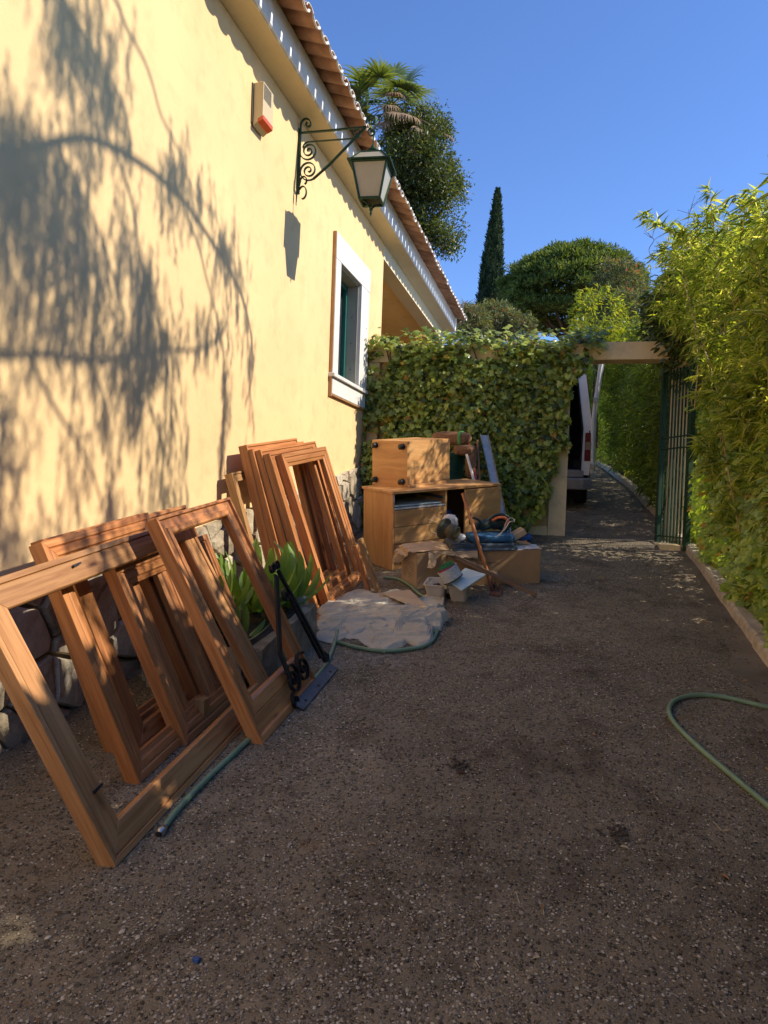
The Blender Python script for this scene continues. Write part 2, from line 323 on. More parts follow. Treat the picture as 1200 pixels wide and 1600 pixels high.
class MB:
    def __init__(s): s.v = []; s.f = []
    def add(s, vs, fs):
        k = len(s.v); s.v += [tuple(float(q) for q in p) for p in vs]; s.f += [tuple(i+k for i in f) for f in fs]; return s
    def box(s, lo, hi, M4=None):
        x0, y0, z0 = lo; x1, y1, z1 = hi
        vs = [(x0,y0,z0),(x1,y0,z0),(x1,y1,z0),(x0,y1,z0),(x0,y0,z1),(x1,y0,z1),(x1,y1,z1),(x0,y1,z1)]
        if M4 is not None: vs = [M4 @ Vector(p) for p in vs]
        return s.add(vs, [(3,2,1,0),(4,5,6,7),(0,1,5,4),(1,2,6,5),(2,3,7,6),(3,0,4,7)])
    def hexa(s, p):   # p: 4 bottom + 4 top points, anticlockwise from above
        return s.add(p, [(3,2,1,0),(4,5,6,7),(0,1,5,4),(1,2,6,5),(2,3,7,6),(3,0,4,7)])
    def tube(s, pts, rad, n=8, flat=None, caps=True):
        pts = [V(p) for p in pts]; k = len(s.v); N = len(pts)
        if not hasattr(rad, '__len__'): rad = [rad]*N
        up = None
        for i, p in enumerate(pts):
            d = (pts[min(i+1, N-1)] - pts[max(i-1, 0)]); d = d.normalized() if d.length > 1e-9 else Vector((0, 0, 1))
            if up is None: up = Vector((0, 0, 1)) if abs(d.z) < .9 else Vector((1, 0, 0))
            a = d.cross(up); a = a.normalized() if a.length > 1e-6 else d.orthogonal().normalized()
            b = a.cross(d).normalized(); up = b
            for j in range(n):
                t = 2*math.pi*j/n
                s.v.append(tuple(p + a*math.cos(t)*rad[i] + b*math.sin(t)*rad[i]))
        for i in range(N-1):
            for j in range(n):
                j2 = (j+1) % n
                s.f.append((k+i*n+j, k+i*n+j2, k+(i+1)*n+j2, k+(i+1)*n+j))
        if caps:
            s.f.append(tuple(k+j for j in range(n))[::-1]); s.f.append(tuple(k+(N-1)*n+j for j in range(n)))
        return s
    def strip(s, pts, normal, w, t):      # flat bar: width w along normal, thickness t in plane
        pts = [V(p) for p in pts]; nn = V(normal).normalized(); k = len(s.v); N = len(pts)
        for i, p in enumerate(pts):
            d = (pts[min(i+1, N-1)] - pts[max(i-1, 0)]).normalized(); a = d.cross(nn).normalized()
            for (u, q) in ((-1, -1), (1, -1), (1, 1), (-1, 1)): s.v.append(tuple(p + nn*(u*w/2) + a*(q*t/2)))
        for i in range(N-1):
            for j in range(4):
                j2 = (j+1) % 4; s.f.append((k+i*4+j, k+i*4+j2, k+(i+1)*4+j2, k+(i+1)*4+j))
        s.f.append((k+3, k+2, k+1, k)); s.f.append((k+(N-1)*4, k+(N-1)*4+1, k+(N-1)*4+2, k+(N-1)*4+3)); return s
    def lathe(s, prof, n=24, M4=None):    # prof (r, z)
        k = len(s.v)
        for (r, z) in prof:
            for j in range(n):
                t = 2*math.pi*j/n; p = Vector((r*math.cos(t), r*math.sin(t), z)); s.v.append(tuple(M4 @ p if M4 is not None else p))
        for i in range(len(prof)-1):
            for j in range(n):
                j2 = (j+1) % n; s.f.append((k+i*n+j, k+i*n+j2, k+(i+1)*n+j2, k+(i+1)*n+j))
        return s
    def build(s, name, m, parent=None, mw=None, smooth=False, bev=0, centre=True, kind=None, label=None):
        me = bpy.data.meshes.new(name); vs = s.v
        if mw is None and centre and vs:
            a = np.array(vs); c = (a.min(0)+a.max(0))/2; c[2] = a[:, 2].min()
            vs = (a-c).tolist(); mw = Matrix.Translation(V(c))
        me.from_pydata(vs, [], s.f); me.update()
        o = link(name, me, m, parent, mw, smooth)
        if bev:
            b = o.modifiers.new('bevel', 'BEVEL'); b.width = bev; b.segments = 2; b.limit_method = 'ANGLE'; b.angle_limit = R(40)
            if smooth: pass
        if kind: o['kind'] = kind
        if label: o['label'] = label
        return o
def basis(o, x, y, z):
    m = Matrix.Identity(4)
    for i in range(3): m[i][0] = x[i]; m[i][1] = y[i]; m[i][2] = z[i]; m[i][3] = o[i]
    return m
def npmesh(name, Vt, T, m, parent=None, smooth=False, kind=None):
    Vt = np.asarray(Vt, np.float32); T = np.asarray(T, np.int32)
    c = (Vt.min(0)+Vt.max(0))/2; c[2] = Vt[:, 2].min()
    me = bpy.data.meshes.new(name); k = T.shape[1]
    me.vertices.add(len(Vt)); me.vertices.foreach_set('co', (Vt-c).ravel())
    me.loops.add(T.size); me.loops.foreach_set('vertex_index', T.ravel())
    me.polygons.add(len(T)); me.polygons.foreach_set('loop_start', np.arange(0, T.size, k, dtype=np.int32))
    me.polygons.foreach_set('loop_total', np.full(len(T), k, np.int32)); me.update(calc_edges=True)
    o = link(name, me, m, parent, Matrix.Translation(V(c)), smooth)
    if kind: o['kind'] = kind
    return o
def unit(a): return a/np.maximum(np.linalg.norm(a, axis=-1, keepdims=True), 1e-9)
T_LANCE = (np.array([(0,0,0),(.3,-.5,.12),(.3,.5,.12),(.3,0,0),(1,0,-.25)]), np.array([(0,1,3),(0,3,2),(1,4,3),(3,4,2)]))
T_OVAL = (np.array([(0,0,0),(.25,-.42,.06),(.25,.42,.06),(.65,-.4,.04),(.65,.4,.04),(1,0,-.1),(.45,0,-.04)]), np.array([(0,1,6),(1,3,6),(3,5,6),(5,4,6),(4,2,6),(2,0,6)]))
_o = [(0,0),(-.14,.24),(.10,.52),(.30,.30),(.56,.42),(.64,.18),(1,0),(.64,-.18),(.56,-.42),(.30,-.30),(.10,-.52),(-.14,-.24)]
T_IVY = (np.array([(x,y,-.12*abs(y)-.08*x*x) for x,y in _o]+[(.3,0,.05)]), np.array([(i,(i+1)%12,12) for i in range(12)]))
T_QUAD = (np.array([(0,-.5,0),(1,-.35,0),(1,.35,0),(0,.5,0)]), np.array([(0,1,2),(0,2,3)]))
def leaves(name, P, D, N, L, Wd, T, m, parent=None, kind='stuff'):
    P = np.asarray(P, float); n = len(P); D = unit(np.asarray(D, float)); N = np.asarray(N, float)
    B = unit(np.cross(N, D)); N2 = np.cross(D, B)
    L = np.broadcast_to(L, (n,))[:, None, None]; Wd = np.broadcast_to(Wd, (n,))[:, None, None]
    tv, tf = T
    vs = P[:, None] + tv[None, :, 0:1]*L*D[:, None] + tv[None, :, 1:2]*Wd*B[:, None] + tv[None, :, 2:3]*L*N2[:, None]
    F = tf[None] + (np.arange(n)*len(tv))[:, None, None]
    return npmesh(name, vs.reshape(-1, 3), F.reshape(-1, 3), m, parent, kind=kind)
def rnd3(n, s=1.0): return rng.normal(size=(n, 3))*s

# ================================================================== ground
def kx(Y): return float(np.interp(Y, [-6, 1, 4.7, 7, 10, 13.4, 17, 22, 30], [1.16, 1.18, 1.19, 1.23, 1.20, 1.13, .90, .40, -.6]))
def make_driveway():
    ys = [-6.0]
    while ys[-1] < 27: 
        y = ys[-1]; ys.append(y + (.10 if y < 1 else .028 if y < 6 else .05 if y < 10 else .2))
    nx = 130; W = -2.42
    rows = []
    ph = rng.uniform(0, 6.28, (24, 2)); fr = rng.uniform(3, 70, (24, 2)); am = .0022*(8/ (8+fr.mean(1)))*1.3
    for y in ys:
        xs = np.linspace(W, kx(y)+.03, nx)
        h = np.zeros(nx)
        for (a, b), (f, g_), s_ in zip(ph, fr, am): h += s_*np.sin(xs*f+a)*np.sin(y*g_+b)
        h += rng.normal(size=nx)*.0009
        h *= np.clip((kx(y)-.25-xs)/.2, .15, 1)
        rows.append(np.stack([xs, np.full(nx, y), gz(y)+h], 1))
    Vt = np.concatenate(rows); i = np.arange(len(ys)-1)[:, None]*nx + np.arange(nx-1)[None]
    F = np.stack([i, i+1, i+1+nx, i+nx], -1).reshape(-1, 4)
    c = np.zeros(3)
    me = bpy.data.meshes.new('driveway'); me.from_pydata(Vt.tolist(), [], F.tolist()); me.update()
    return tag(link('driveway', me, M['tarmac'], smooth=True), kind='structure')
make_driveway()
# the land around: one sheet that follows the slope, then runs level to the horizon
def terrain():
    xs = [-900, -60, -20, -8, -2.44]; 
    ys = [-900, -20, -8, 0, 8, 16, 24, 40, 900]
    def z(y): return gz(min(max(y, -20), 40))
    mb = MB(); xs2 = [-900, -60, -20, -8, -3, 1.28, 2, 4, 8, 20, 60, 900]
    vs = [(x, y, z(y)-.06+(0.10 if x > 1.9 else 0)) for y in ys for x in xs2]
    n = len(xs2); fs = [(j*n+i, j*n+i+1, (j+1)*n+i+1, (j+1)*n+i) for j in range(len(ys)-1) for i in range(n-1)]
    mb.add(vs, fs); return tag(mb.build('ground', M['earth'], centre=False), kind='structure')
terrain()
# planting bed behind the kerb
mb = MB(); ys = np.arange(-6, 27, .5)
vs = []; 
for y in ys:
    k = kx(y)
    for j, (dx, dz) in enumerate([(.10, .05), (.3, .10), (.8, .16), (1.8, .2)]): vs.append((k+dx, y, gz(y)+dz+random.uniform(-.02, .02)*(j > 0)))
mb.add(vs, [(a*4+b, a*4+b+1, (a+1)*4+b+1, (a+1)*4+b) for a in range(len(ys)-1) for b in range(3)])
tag(mb.build('planting_bed', M['soil'], centre=False, smooth=True), kind='structure')
kerb = thing('kerb', (kx(5), 5, gz(5)), kind='structure')
y = -5.0
while y < 24:
    Ln = 1.0; y1 = y+Ln-.012; a = random.uniform(-.006, .006)
    p = []
    for (yy) in (y, y1): p.append(yy)
    b0, b1 = kx(y)+a, kx(y1)+a
    mb = MB(); n = 7
    for i in range(n):
        ya = y+(y1-y)*i/(n-1); xa = b0+(b1-b0)*i/(n-1); w = random.uniform(-.006, .006); h = random.uniform(-.008, .006)
        mb.v += [(xa+w, ya, gz(ya)-.05), (xa+.012+w, ya, gz(ya)+.068+h), (xa+.03, ya, gz(ya)+.082+h), (xa+.11, ya, gz(ya)+.082+h), (xa+.12, ya, gz(ya)-.05)]
    for i in range(n-1):
        for j in range(4): mb.f.append((i*5+j, (i+1)*5+j, (i+1)*5+j+1, i*5+j+1))
    mb.f.append((0, 1, 2, 3, 4)); mb.f.append(tuple((n-1)*5+j for j in (4, 3, 2, 1, 0)))
    mb.build('kerb_stone', M['kerb'], kerb); y += Ln
# smooth cement strip along the kerb
mb = MB(); ys = np.arange(2.6, 8.3, .06); vs = []
for y in ys:
    w = .17+.02*math.sin(y*2.1)+.02*math.sin(y*7+1)+random.uniform(-.012, .012)
    if y > 7.3: w += (y-7.3)*.3
    if y < 3.4: w -= (3.4-y)*.25
    w = max(w, .02)
    for t in (0, .5, 1): vs.append((kx(y)-w*(1-t)+.01*t, y, gz(y)+.0055-(.004 if t == 0 else 0)))
mb.add(vs, [(a*3+b, a*3+b+1, (a+1)*3+b+1, (a+1)*3+b) for a in range(len(ys)-1) for b in range(2)])
tag(mb.build('cement_strip', M['strip'], centre=False, smooth=True), kind='structure')
# loose stone chips lying on the tarmac
def pebbles():
    n = 120000
    Y = 1.3 + 8.0*rng.random(n)**1.75; X = rng.uniform(-2.3, 1.1, n)
    keep = (X < .95) | (rng.random(n) < .2)
    cl = np.sin(X*3.1+Y*1.7)+np.sin(X*1.3-Y*2.9+1)+np.sin(X*7+Y*5)*.5
    keep &= rng.random(n) < np.clip(.62+.22*cl, .15, 1)
    X, Y = X[keep], Y[keep]; n = len(X)
    s = .0024+.0040*rng.random(n)**1.8+.0045*(rng.random(n) > .985); a = rng.uniform(0, 6.28, n); e = rng.uniform(.55, 1, n)
    tv = np.array([(1, 0, 0), (.4, .9, .1), (-.7, .6, 0), (-.9, -.4, .1), (.1, -1, 0), (.2, .1, .62), (-.3, -.1, .55)])
    tf = np.array([(0, 1, 5), (1, 2, 5), (2, 6, 5), (2, 3, 6), (3, 4, 6), (4, 5, 6), (4, 0, 5)])
    c, q = np.cos(a), np.sin(a)
    j = rng.uniform(.75, 1.25, (n, 7, 3))
    x = tv[None, :, 0]*s[:, None]*j[..., 0]; yv = tv[None, :, 1]*(s*e)[:, None]*j[..., 1]; z = tv[None, :, 2]*s[:, None]*j[..., 2]*.8
    vx = x*c[:, None]-yv*q[:, None]+X[:, None]; vy = x*q[:, None]+yv*c[:, None]+Y[:, None]
    vz = G*vy+z+.0005
    Vt = np.stack([vx, vy, vz], -1).reshape(-1, 3); F = (tf[None]+(np.arange(n)*7)[:, None, None]).reshape(-1, 3)
    return tag(npmesh('gravel', Vt, F, M['peb']), 'pale stone chips scattered over the dark driveway', 'gravel', kind='stuff')
pebbles()

# ================================================================== house
WX = -2.4
def EZ(Y): return -.0095*(Y-7)
house = thing('house', (WX, 6, gz(6)), 'yellow rendered house with rubble stone base and clay tile eaves', 'house')
Y0, YC, YE = -4.0, 9.2, 14.15
def wallmesh():
    mb = MB(); ys = [Y0, 7.303, 8.10, YC]; zs = [-1.5, 2.818, 3.98, 5.1]
    for i in range(3):
        for j in range(3):
            if (i, j) == (1, 1): continue
            mb.add([(WX, ys[i], zs[j]), (WX, ys[i+1], zs[j]), (WX, ys[i+1], zs[j+1]), (WX, ys[i], zs[j+1])], [(0, 1, 2, 3)])
    mb.add([(WX, YC, -1.5), (WX-3, YC, -1.5), (WX-3, YC, 5.1), (WX, YC, 5.1)], [(0, 1, 2, 3)])
    mb.add([(WX, Y0, -1.5), (WX-7, Y0, -1.5), (WX-7, Y0, 5.1), (WX, Y0, 5.1)], [(3, 2, 1, 0)])
    mb.add([(WX-7, Y0, -1.5), (WX-7, YE, -1.5), (WX-7, YE, 5.1), (WX-7, Y0, 5.1)], [(3, 2, 1, 0)])
    return mb.build('wall', M['wall'], house, centre=False)
wallmesh()
pw = MB()
pw.box((WX-2.9, 14.0, 0), (WX-.02, 14.15, 4.80)); pw.box((WX-3.1, YC+.01, 0), (WX-2.95, 14.0, 4.80)); pw.box((WX-2.94, YC+.01, 4.68), (WX-.24, 13.99, 4.80))
pw.build('porch_wall', M['ochre'], house, centre=False)
# beam over the porch, cove, fascia: one profile each, run along the eave
def run(name, prof, y0, y1, m, n=2):
    mb = MB(); k = len(prof); ysn = np.linspace(y0, y1, n)
    for y in ysn: mb.v += [(x, y, z+EZ(y)) for x, z in prof]
    for a in range(n-1):
        for j in range(k):
            j2 = (j+1) % k; mb.f.append((a*k+j, (a+1)*k+j, (a+1)*k+j2, a*k+j2))
    mb.f.append(tuple(range(k))); mb.f.append(tuple((n-1)*k+j for j in range(k))[::-1])
    return mb.build(name, m, house, centre=False)
run('porch_beam', [(WX-.001, 4.665), (WX-.001, 4.95), (WX-.22, 4.95), (WX-.22, 4.665)], YC+.002, 13.995, M['cove'])
cv = [(WX+.003, 4.86)] + [(WX+.003+.20*math.sin(t)+.002, 4.86+.035*(1-math.cos(t))-.012*math.sin(2*t)+.0) for t in np.linspace(.15, math.pi/2, 7)]
cvp = [(WX+.003, 4.855), (WX+.05, 4.868), (WX+.10, 4.876), (WX+.15, 4.880), (WX+.205, 4.882), (WX+.205, 4.90), (WX+.003, 5.09)]
run('cornice', cvp, Y0, YE, M['cove'])
run('fascia', [(WX+.207, 4.888), (WX+.21, 4.888), (WX+.222, 4.90), (WX+.222, 5.125), (WX+.0, 5.19), (WX+.0, 5.11)], Y0, YE, M['white'])
# roof sheet above the eave tiles
mb = MB(); mb.hexa([(WX-.3, Y0, 5.30), (WX-.3, YE, 5.30), (WX-4.2, YE, 6.6), (WX-4.2, Y0, 6.6), (WX-.3, Y0, 5.36), (WX-.3, YE, 5.36), (WX-4.2, YE, 6.66), (WX-4.2, Y0, 6.66)])
mb.hexa([(WX-8.1, Y0, 5.30), (WX-8.1, YE, 5.30), (WX-4.2, YE, 6.6), (WX-4.2, Y0, 6.6), (WX-8.1, Y0, 5.36), (WX-8.1, YE, 5.36), (WX-4.2, YE, 6.66), (WX-4.2, Y0, 6.66)])
mb.build('roof', M['terra'], house, centre=False)
def tile_mesh(up, Ln, r0_, r1_, th=.013):
    # half barrel, axis along local -X from the free end; up=False is a channel, True a cover
    vs, fs, mi = [], [], []; n = 9; secs = [0, .014, Ln]
    for si, s_ in enumerate(secs):
        r = r0_+(r1_-r0_)*s_/Ln
        for rr in (r, r-th):
            for j in range(n):
                t = math.pi*j/(n-1); y = rr*math.cos(t); z = rr*math.sin(t)*(.62 if up else -.62)
                vs.append((-s_, y, z+.30*s_))
    K = 2*n
    for si in range(2):
        for j in range(n-1):
            for off, flip in ((0, up), (n, not up)):
                a = si*K+off+j; q = (a, a+1, a+1+K, a+K); fs.append(q if flip else q[::-1]); mi.append(1 if (si == 0) else 0)
        for e in (0, n-1):
            a = si*K+e; fs.append((a, a+n, a+n+K, a+K)); mi.append(1 if si == 0 else 0)
    for j in range(n-1): fs.append((j, j+1, j+1+n, j+n)); mi.append(1)
    me = bpy.data.meshes.new('roof_tile'); me.from_pydata(vs, [], fs); me.update()
    me.materials.append(M['terra']); me.materials.append(M['tilewhite'])
    me.polygons.foreach_set('material_index', mi); me.polygons.foreach_set('use_smooth', [True]*len(fs)); return me
chm = tile_mesh(False, .62, .080, .074); cvm = tile_mesh(True, .62, .078, .088)
PIT_T = .19; k = 0; y = Y0+.1
while y < YE-.03:
    jx, jz = random.uniform(-.012, .012), random.uniform(-.004, .004)
    o = link('roof_tile', chm, None, house, Matrix.Translation((-1.95+jx, y, 5.045+.055+EZ(y)+jz)) @ Matrix.Rotation(random.uniform(-.03, .03), 4, 'Z'))
    o2 = link('roof_tile', cvm, None, house, Matrix.Translation((-1.972+random.uniform(-.012, .012), y+PIT_T/2, 5.045+.060+EZ(y)+jz)) @ Matrix.Rotation(random.uniform(-.03, .03), 4, 'Z'))
    y += PIT_T
# window in the wall
SX = WX+.04
def wbox(name, y0, y1, z0, z1, x0, x1, m, par, bev=.003): 
    return MB().box((x0, y0, z0), (x1, y1, z1)).build(name, m, par, bev=bev)
win = wbox('window', 7.33, 8.08, 2.84, 3.96, WX-.185, WX-.17, M['glass'], house, 0)
wbox('lintel', 7.13, 8.46, 3.984, 4.25, WX+.001, SX, M['stonetrim'], win)
wbox('jamb', 7.13, 7.303, 2.805, 3.98, WX+.001, SX, M['stonetrim'], win); wbox('jamb', 8.10, 8.44, 2.805, 3.98, WX+.001, SX, M['stonetrim'], win)
wbox('sill', 7.10, 8.44, 2.762, 2.801, WX-.25, SX+.03, M['stonetrim'], win, .006)
wbox('apron', 7.13, 8.40, 2.59, 2.758, WX+.001, SX, M['stonetrim'], win)
wbox('surround_edge', 7.112, 7.127, 2.56, 4.25, WX+.001, SX-.004, M['trimside'], win, 0)
wbox('surround_edge', 7.128, 8.40, 2.576, 2.587, WX+.001, SX-.006, M['trimside'], win, 0)
wbox('reveal', 7.303, 7.32, 2.803, 3.99, WX-.2, WX+.0, M['reveal'], win, 0); wbox('reveal', 8.083, 8.0995, 2.803, 3.99, WX-.2, WX+.0, M['reveal'], win, 0)
wbox('reveal', 7.32, 8.083, 3.962, 3.979, WX-.2, WX+.0, M['reveal'], win, 0)
for a, b_, c, d in ((7.325, 7.375, 2.81, 3.96), (8.03, 8.08, 2.81, 3.96), (7.376, 8.029, 2.81, 2.87), (7.376, 8.029, 3.90, 3.96), (7.66, 7.72, 2.871, 3.899)):
    wbox('window_frame', a, b_, c, d, WX-.168, WX-.125, M['shutter'], win)
for i in range(9): wbox('bolt_hole', 8.076, 8.0825, 3.0+.1*i, 3.01+.1*i, WX-.07-.01*(i % 3), WX-.06-.01*(i % 3), M['foot'], win, 0) if i in (0, 3, 6) else None
# rubble stone base: irregular stones, each its own piece
def clip(poly, a, b_, c):
    out = []
    for i in range(len(poly)):
        p, q = poly[i], poly[(i+1) % len(poly)]; dp = a*p[0]+b_*p[1]-c; dq = a*q[0]+b_*q[1]-c
        if dp <= 0: out.append(p)
        if (dp < 0) != (dq < 0) and dp != dq:
            t = dp/(dp-dq); out.append((p[0]+t*(q[0]-p[0]), p[1]+t*(q[1]-p[1])))
    return out
def stones(y0, y1, topf, botf, X, parent, cell=.27, seed=3):
    rs = random.Random(seed); sites = []
    y = y0
    while y < y1+cell:
        z = -.05
        while z < 1.2:
            sites.append((y+rs.uniform(-.12, .12), botf(y)+z+rs.uniform(-.09, .09))); z += cell*rs.uniform(.7, 1.25)
        y += cell*rs.uniform(.75, 1.2)
    for i, s_ in enumerate(sites):
        poly = [(s_[0]-.4, s_[1]-.35), (s_[0]+.4, s_[1]-.35), (s_[0]+.4, s_[1]+.35), (s_[0]-.4, s_[1]+.35)]
        for j, q in enumerate(sites):
            if i == j or abs(q[0]-s_[0]) > .85 or abs(q[1]-s_[1]) > .75: continue
            a, b_ = q[0]-s_[0], q[1]-s_[1]; L = math.hypot(a, b_); a /= L; b_ /= L
            poly = clip(poly, a, b_, a*(q[0]+s_[0])/2+b_*(q[1]+s_[1])/2-.007)
            if len(poly) < 3: break
        if len(poly) < 3: continue
        sl = (topf(1)-topf(0)); poly = clip(poly, -sl/math.hypot(1, sl), 1/math.hypot(1, sl), (topf(0))/math.hypot(1, sl)-.004)
        if len(poly) < 3: continue
        poly = clip(poly, 1, 0, y1); 
        if len(poly) < 3: continue
        poly = clip(poly, -1, 0, -y0)
        if len(poly) < 3: continue
        if max(p[1]-botf(p[0]) for p in poly) < .02: continue
        cy, cz = np.mean([p[0] for p in poly]), np.mean([p[1] for p in poly])
        # roughen outline
        q = []
        for a in range(len(poly)):
            p0, p1 = poly[a], poly[(a+1) % len(poly)]; d = math.hypot(p1[0]-p0[0], p1[1]-p0[1]); nn = max(1, int(d/.07))
            for t in range(nn):
                f = t/nn; jy, jz = (rs.uniform(-.006, .006), rs.uniform(-.006, .006)) if t else (0, 0)
                q.append((p0[0]+(p1[0]-p0[0])*f+jy, p0[1]+(p1[1]-p0[1])*f+jz))
        n = len(q); dep = rs.uniform(.022, .055); vs = []
        for (s0, x) in ((1, 0), (.985, dep*.55), (.90, dep)):
            for (yy, zz) in q: vs.append((X+x+(rs.uniform(-.006, .006) if x else 0), cy+(yy-cy)*s0, cz+(zz-cz)*s0))
        vs.append((X+dep+rs.uniform(-.004, .012), cy, cz))
        fs = []
        for l_ in range(2):
            for a in range(n): b2 = (a+1) % n; fs.append((l_*n+a, l_*n+b2, (l_+1)*n+b2, (l_+1)*n+a))
        for a in range(n): fs.append((2*n+a, 2*n+(a+1) % n, 3*n))
        MB().add(vs, fs).build('stone', M['stone'], parent)
def stop(Y): return 1.04+.154*(Y-2.77)
stones(-.6, 8.56, stop, gz, WX+.006, house)
mb = MB(); mb.add([(WX+.012, -.6, -1), (WX+.012, 8.56, -1), (WX+.012, 8.56, stop(8.56)-.02), (WX+.012, -.6, stop(-.6)-.02)], [(0, 1, 2, 3)])
mb.build('mortar', M['mortar'], house, centre=False)

# alarm box
al = thing('alarm_box', (-2.4, 5.2, 4.33), 'ivory alarm box with louvred grille and orange lens under the eaves', 'alarm box')
XF = WX+.092
MB().hexa([(WX+.012, 5.10, 4.31), (XF, 5.10, 4.37), (XF, 5.29, 4.37), (WX+.012, 5.29, 4.31), (WX+.012, 5.10, 4.63), (XF, 5.10, 4.635), (XF, 5.29, 4.635), (WX+.012, 5.29, 4.63)]).build('case', M['alarm'], al, bev=.004)
MB().box((WX+.001, 5.085, 4.33), (WX+.0115, 5.28, 4.625)).build('back_plate', M['alarmdk'], al)
for i in range(12): MB().box((XF-.001, 5.105, 4.508+i*.0098), (XF+.0015, 5.245, 4.513+i*.0098)).build('louvre', M['alarmdk'], al)
for i in range(12): MB().box((XF-.03, 5.2895, 4.508+i*.0098), (XF-.005, 5.2915, 4.513+i*.0098)).build('louvre', M['alarmdk'], al)
MB().hexa([(WX+.050, 5.098, 4.332), (XF+.003, 5.098, 4.352), (XF+.003, 5.285, 4.352), (WX+.050, 5.285, 4.332), (WX+.050, 5.098, 4.362), (XF+.006, 5.098, 4.384), (XF+.006, 5.285, 4.384), (WX+.050, 5.285, 4.362)]).build('lens', M['lens'], al, bev=.004)

# ------------------------------------------------------------------ wrought iron bracket and lantern
def spiral(c, r, a0, turns, ex, ez, n=34, rmin=.12, sgn=1):
    pts = []
    for i in range(n):
        t = i/(n-1); rr = r*(1-(1-rmin)*t); a = a0+sgn*2*math.pi*turns*t
        pts.append(V(c)+V(ex)*(rr*math.cos(a))+V(ez)*(rr*math.sin(a)))
    return pts
def wall_bracket(o, ex, ez, nrm, name, label, mat_, par_off, lamp=True, flatw=.022, s=1.0):
    # o: top of the wall bar; ex out from wall, ez up
    o, ex, ez, nrm = V(o), V(ex), V(ez), V(nrm)
    P = lambda a, b_: o+ex*(a*s)+ez*(b_*s)
    t = thing(name, tuple(P(0, -.55)), label, 'lamp bracket')
    bw = flatw*s; th = .010*s
    def bar(nm, pts, w=bw, t_=th): 
        mb = MB().strip(pts, nrm, w, t_); return mb.build(nm, mat_, t, bev=0)
    bar('wall_bar', [P(.012, .0), P(.012, -.57)], bw*1.2, .022*s)
    bar('scroll', [P(.015, -.0)]+[P(.018+0*i, .01*i) for i in range(1, 4)]+[P(.065-.047*math.cos(a), .035+.05*math.sin(a)) for a in np.linspace(0, math.pi, 9)][1:]+[P(.090+.022*math.cos(a), .035+.022*math.sin(a)) for a in np.linspace(0, -4.2, 12)])
    bar('top_rail', [P(.02, -.035), P(.3, -.037), P(.62, -.035)], bw, .012*s)
    bar('inner_rail', [P(.045+.05-.05*math.cos(a), -.17+.05*math.sin(a)) for a in np.linspace(0, math.pi/2, 7)]+[P(.3, -.122), P(.56, -.125)], bw*.8, .007*s)
    # big scrolls
    bar('scroll', spiral(P(.10, -.20), .085*s, math.pi*.9, 2.1, ex, ez, 44, .1, 1), bw, .008*s)
    low = spiral(P(.105, -.37), .09*s, -math.pi*.33, 2.15, ex, ez, 46, .1, -1)
    bar('scroll', low, bw, .008*s)
    bar('brace', [low[0]-ex*.0, P(.30, -.33), P(.62, -.03)], bw, .014*s)
    bar('scroll', [P(.02, -.50), P(.03, -.46)]+[P(.06-.03*math.cos(a), -.455+.035*math.sin(a)) for a in np.linspace(.2, math.pi+1.2, 12)], bw, .008*s)
    bar('scroll', [P(.02, -.50)]+[P(.055-.035*math.cos(a), -.56+.055*math.sin(a)) for a in np.linspace(.5, 2*math.pi-1.4, 14)], bw, .008*s)
    bar('spike', [P(.006, -.50), P(-.004, -.64)], bw*.6, .008*s)
    # end scrolls near the hook
    bar('scroll', spiral(P(.665, .012), .048*s, math.pi*1.1, 1.5, ex, ez, 26, .2, -1), bw, .008*s)
    bar('scroll', spiral(P(.675, -.085), .040*s, math.pi*.6, 1.3, ex, ez, 24, .25, 1), bw, .008*s)
    bar('scroll', spiral(P(.53, -.082), .038*s, -math.pi*.5, 1.2, ex, ez, 22, .3, 1), bw, .007*s)
    return t, P
brt, BP = wall_bracket((WX, 6.07, 4.765), (1, 0, 0), (0, 0, 1), (0, 1, 0), 'lamp_bracket', 'dark green wrought iron bracket with scrolls, holding the lantern out from the yellow wall', M['iron_g'], None)
LX, LY = -1.712, 6.07
lan = thing('lantern', (LX, LY, 3.96), 'tapered four sided green lantern with frosted panes hanging from the wall bracket', 'lantern')
ROT = Matrix.Translation((LX, LY, 0)) @ Matrix.Rotation(R(4), 4, 'Z')
def sq(h, z): return [ROT @ Vector((sx*h, sy*h, z)) for sx, sy in ((-1, -1), (1, -1), (1, 1), (-1, 1))]
zt, zb, ht, hb = 4.375, 4.085, .150, .088
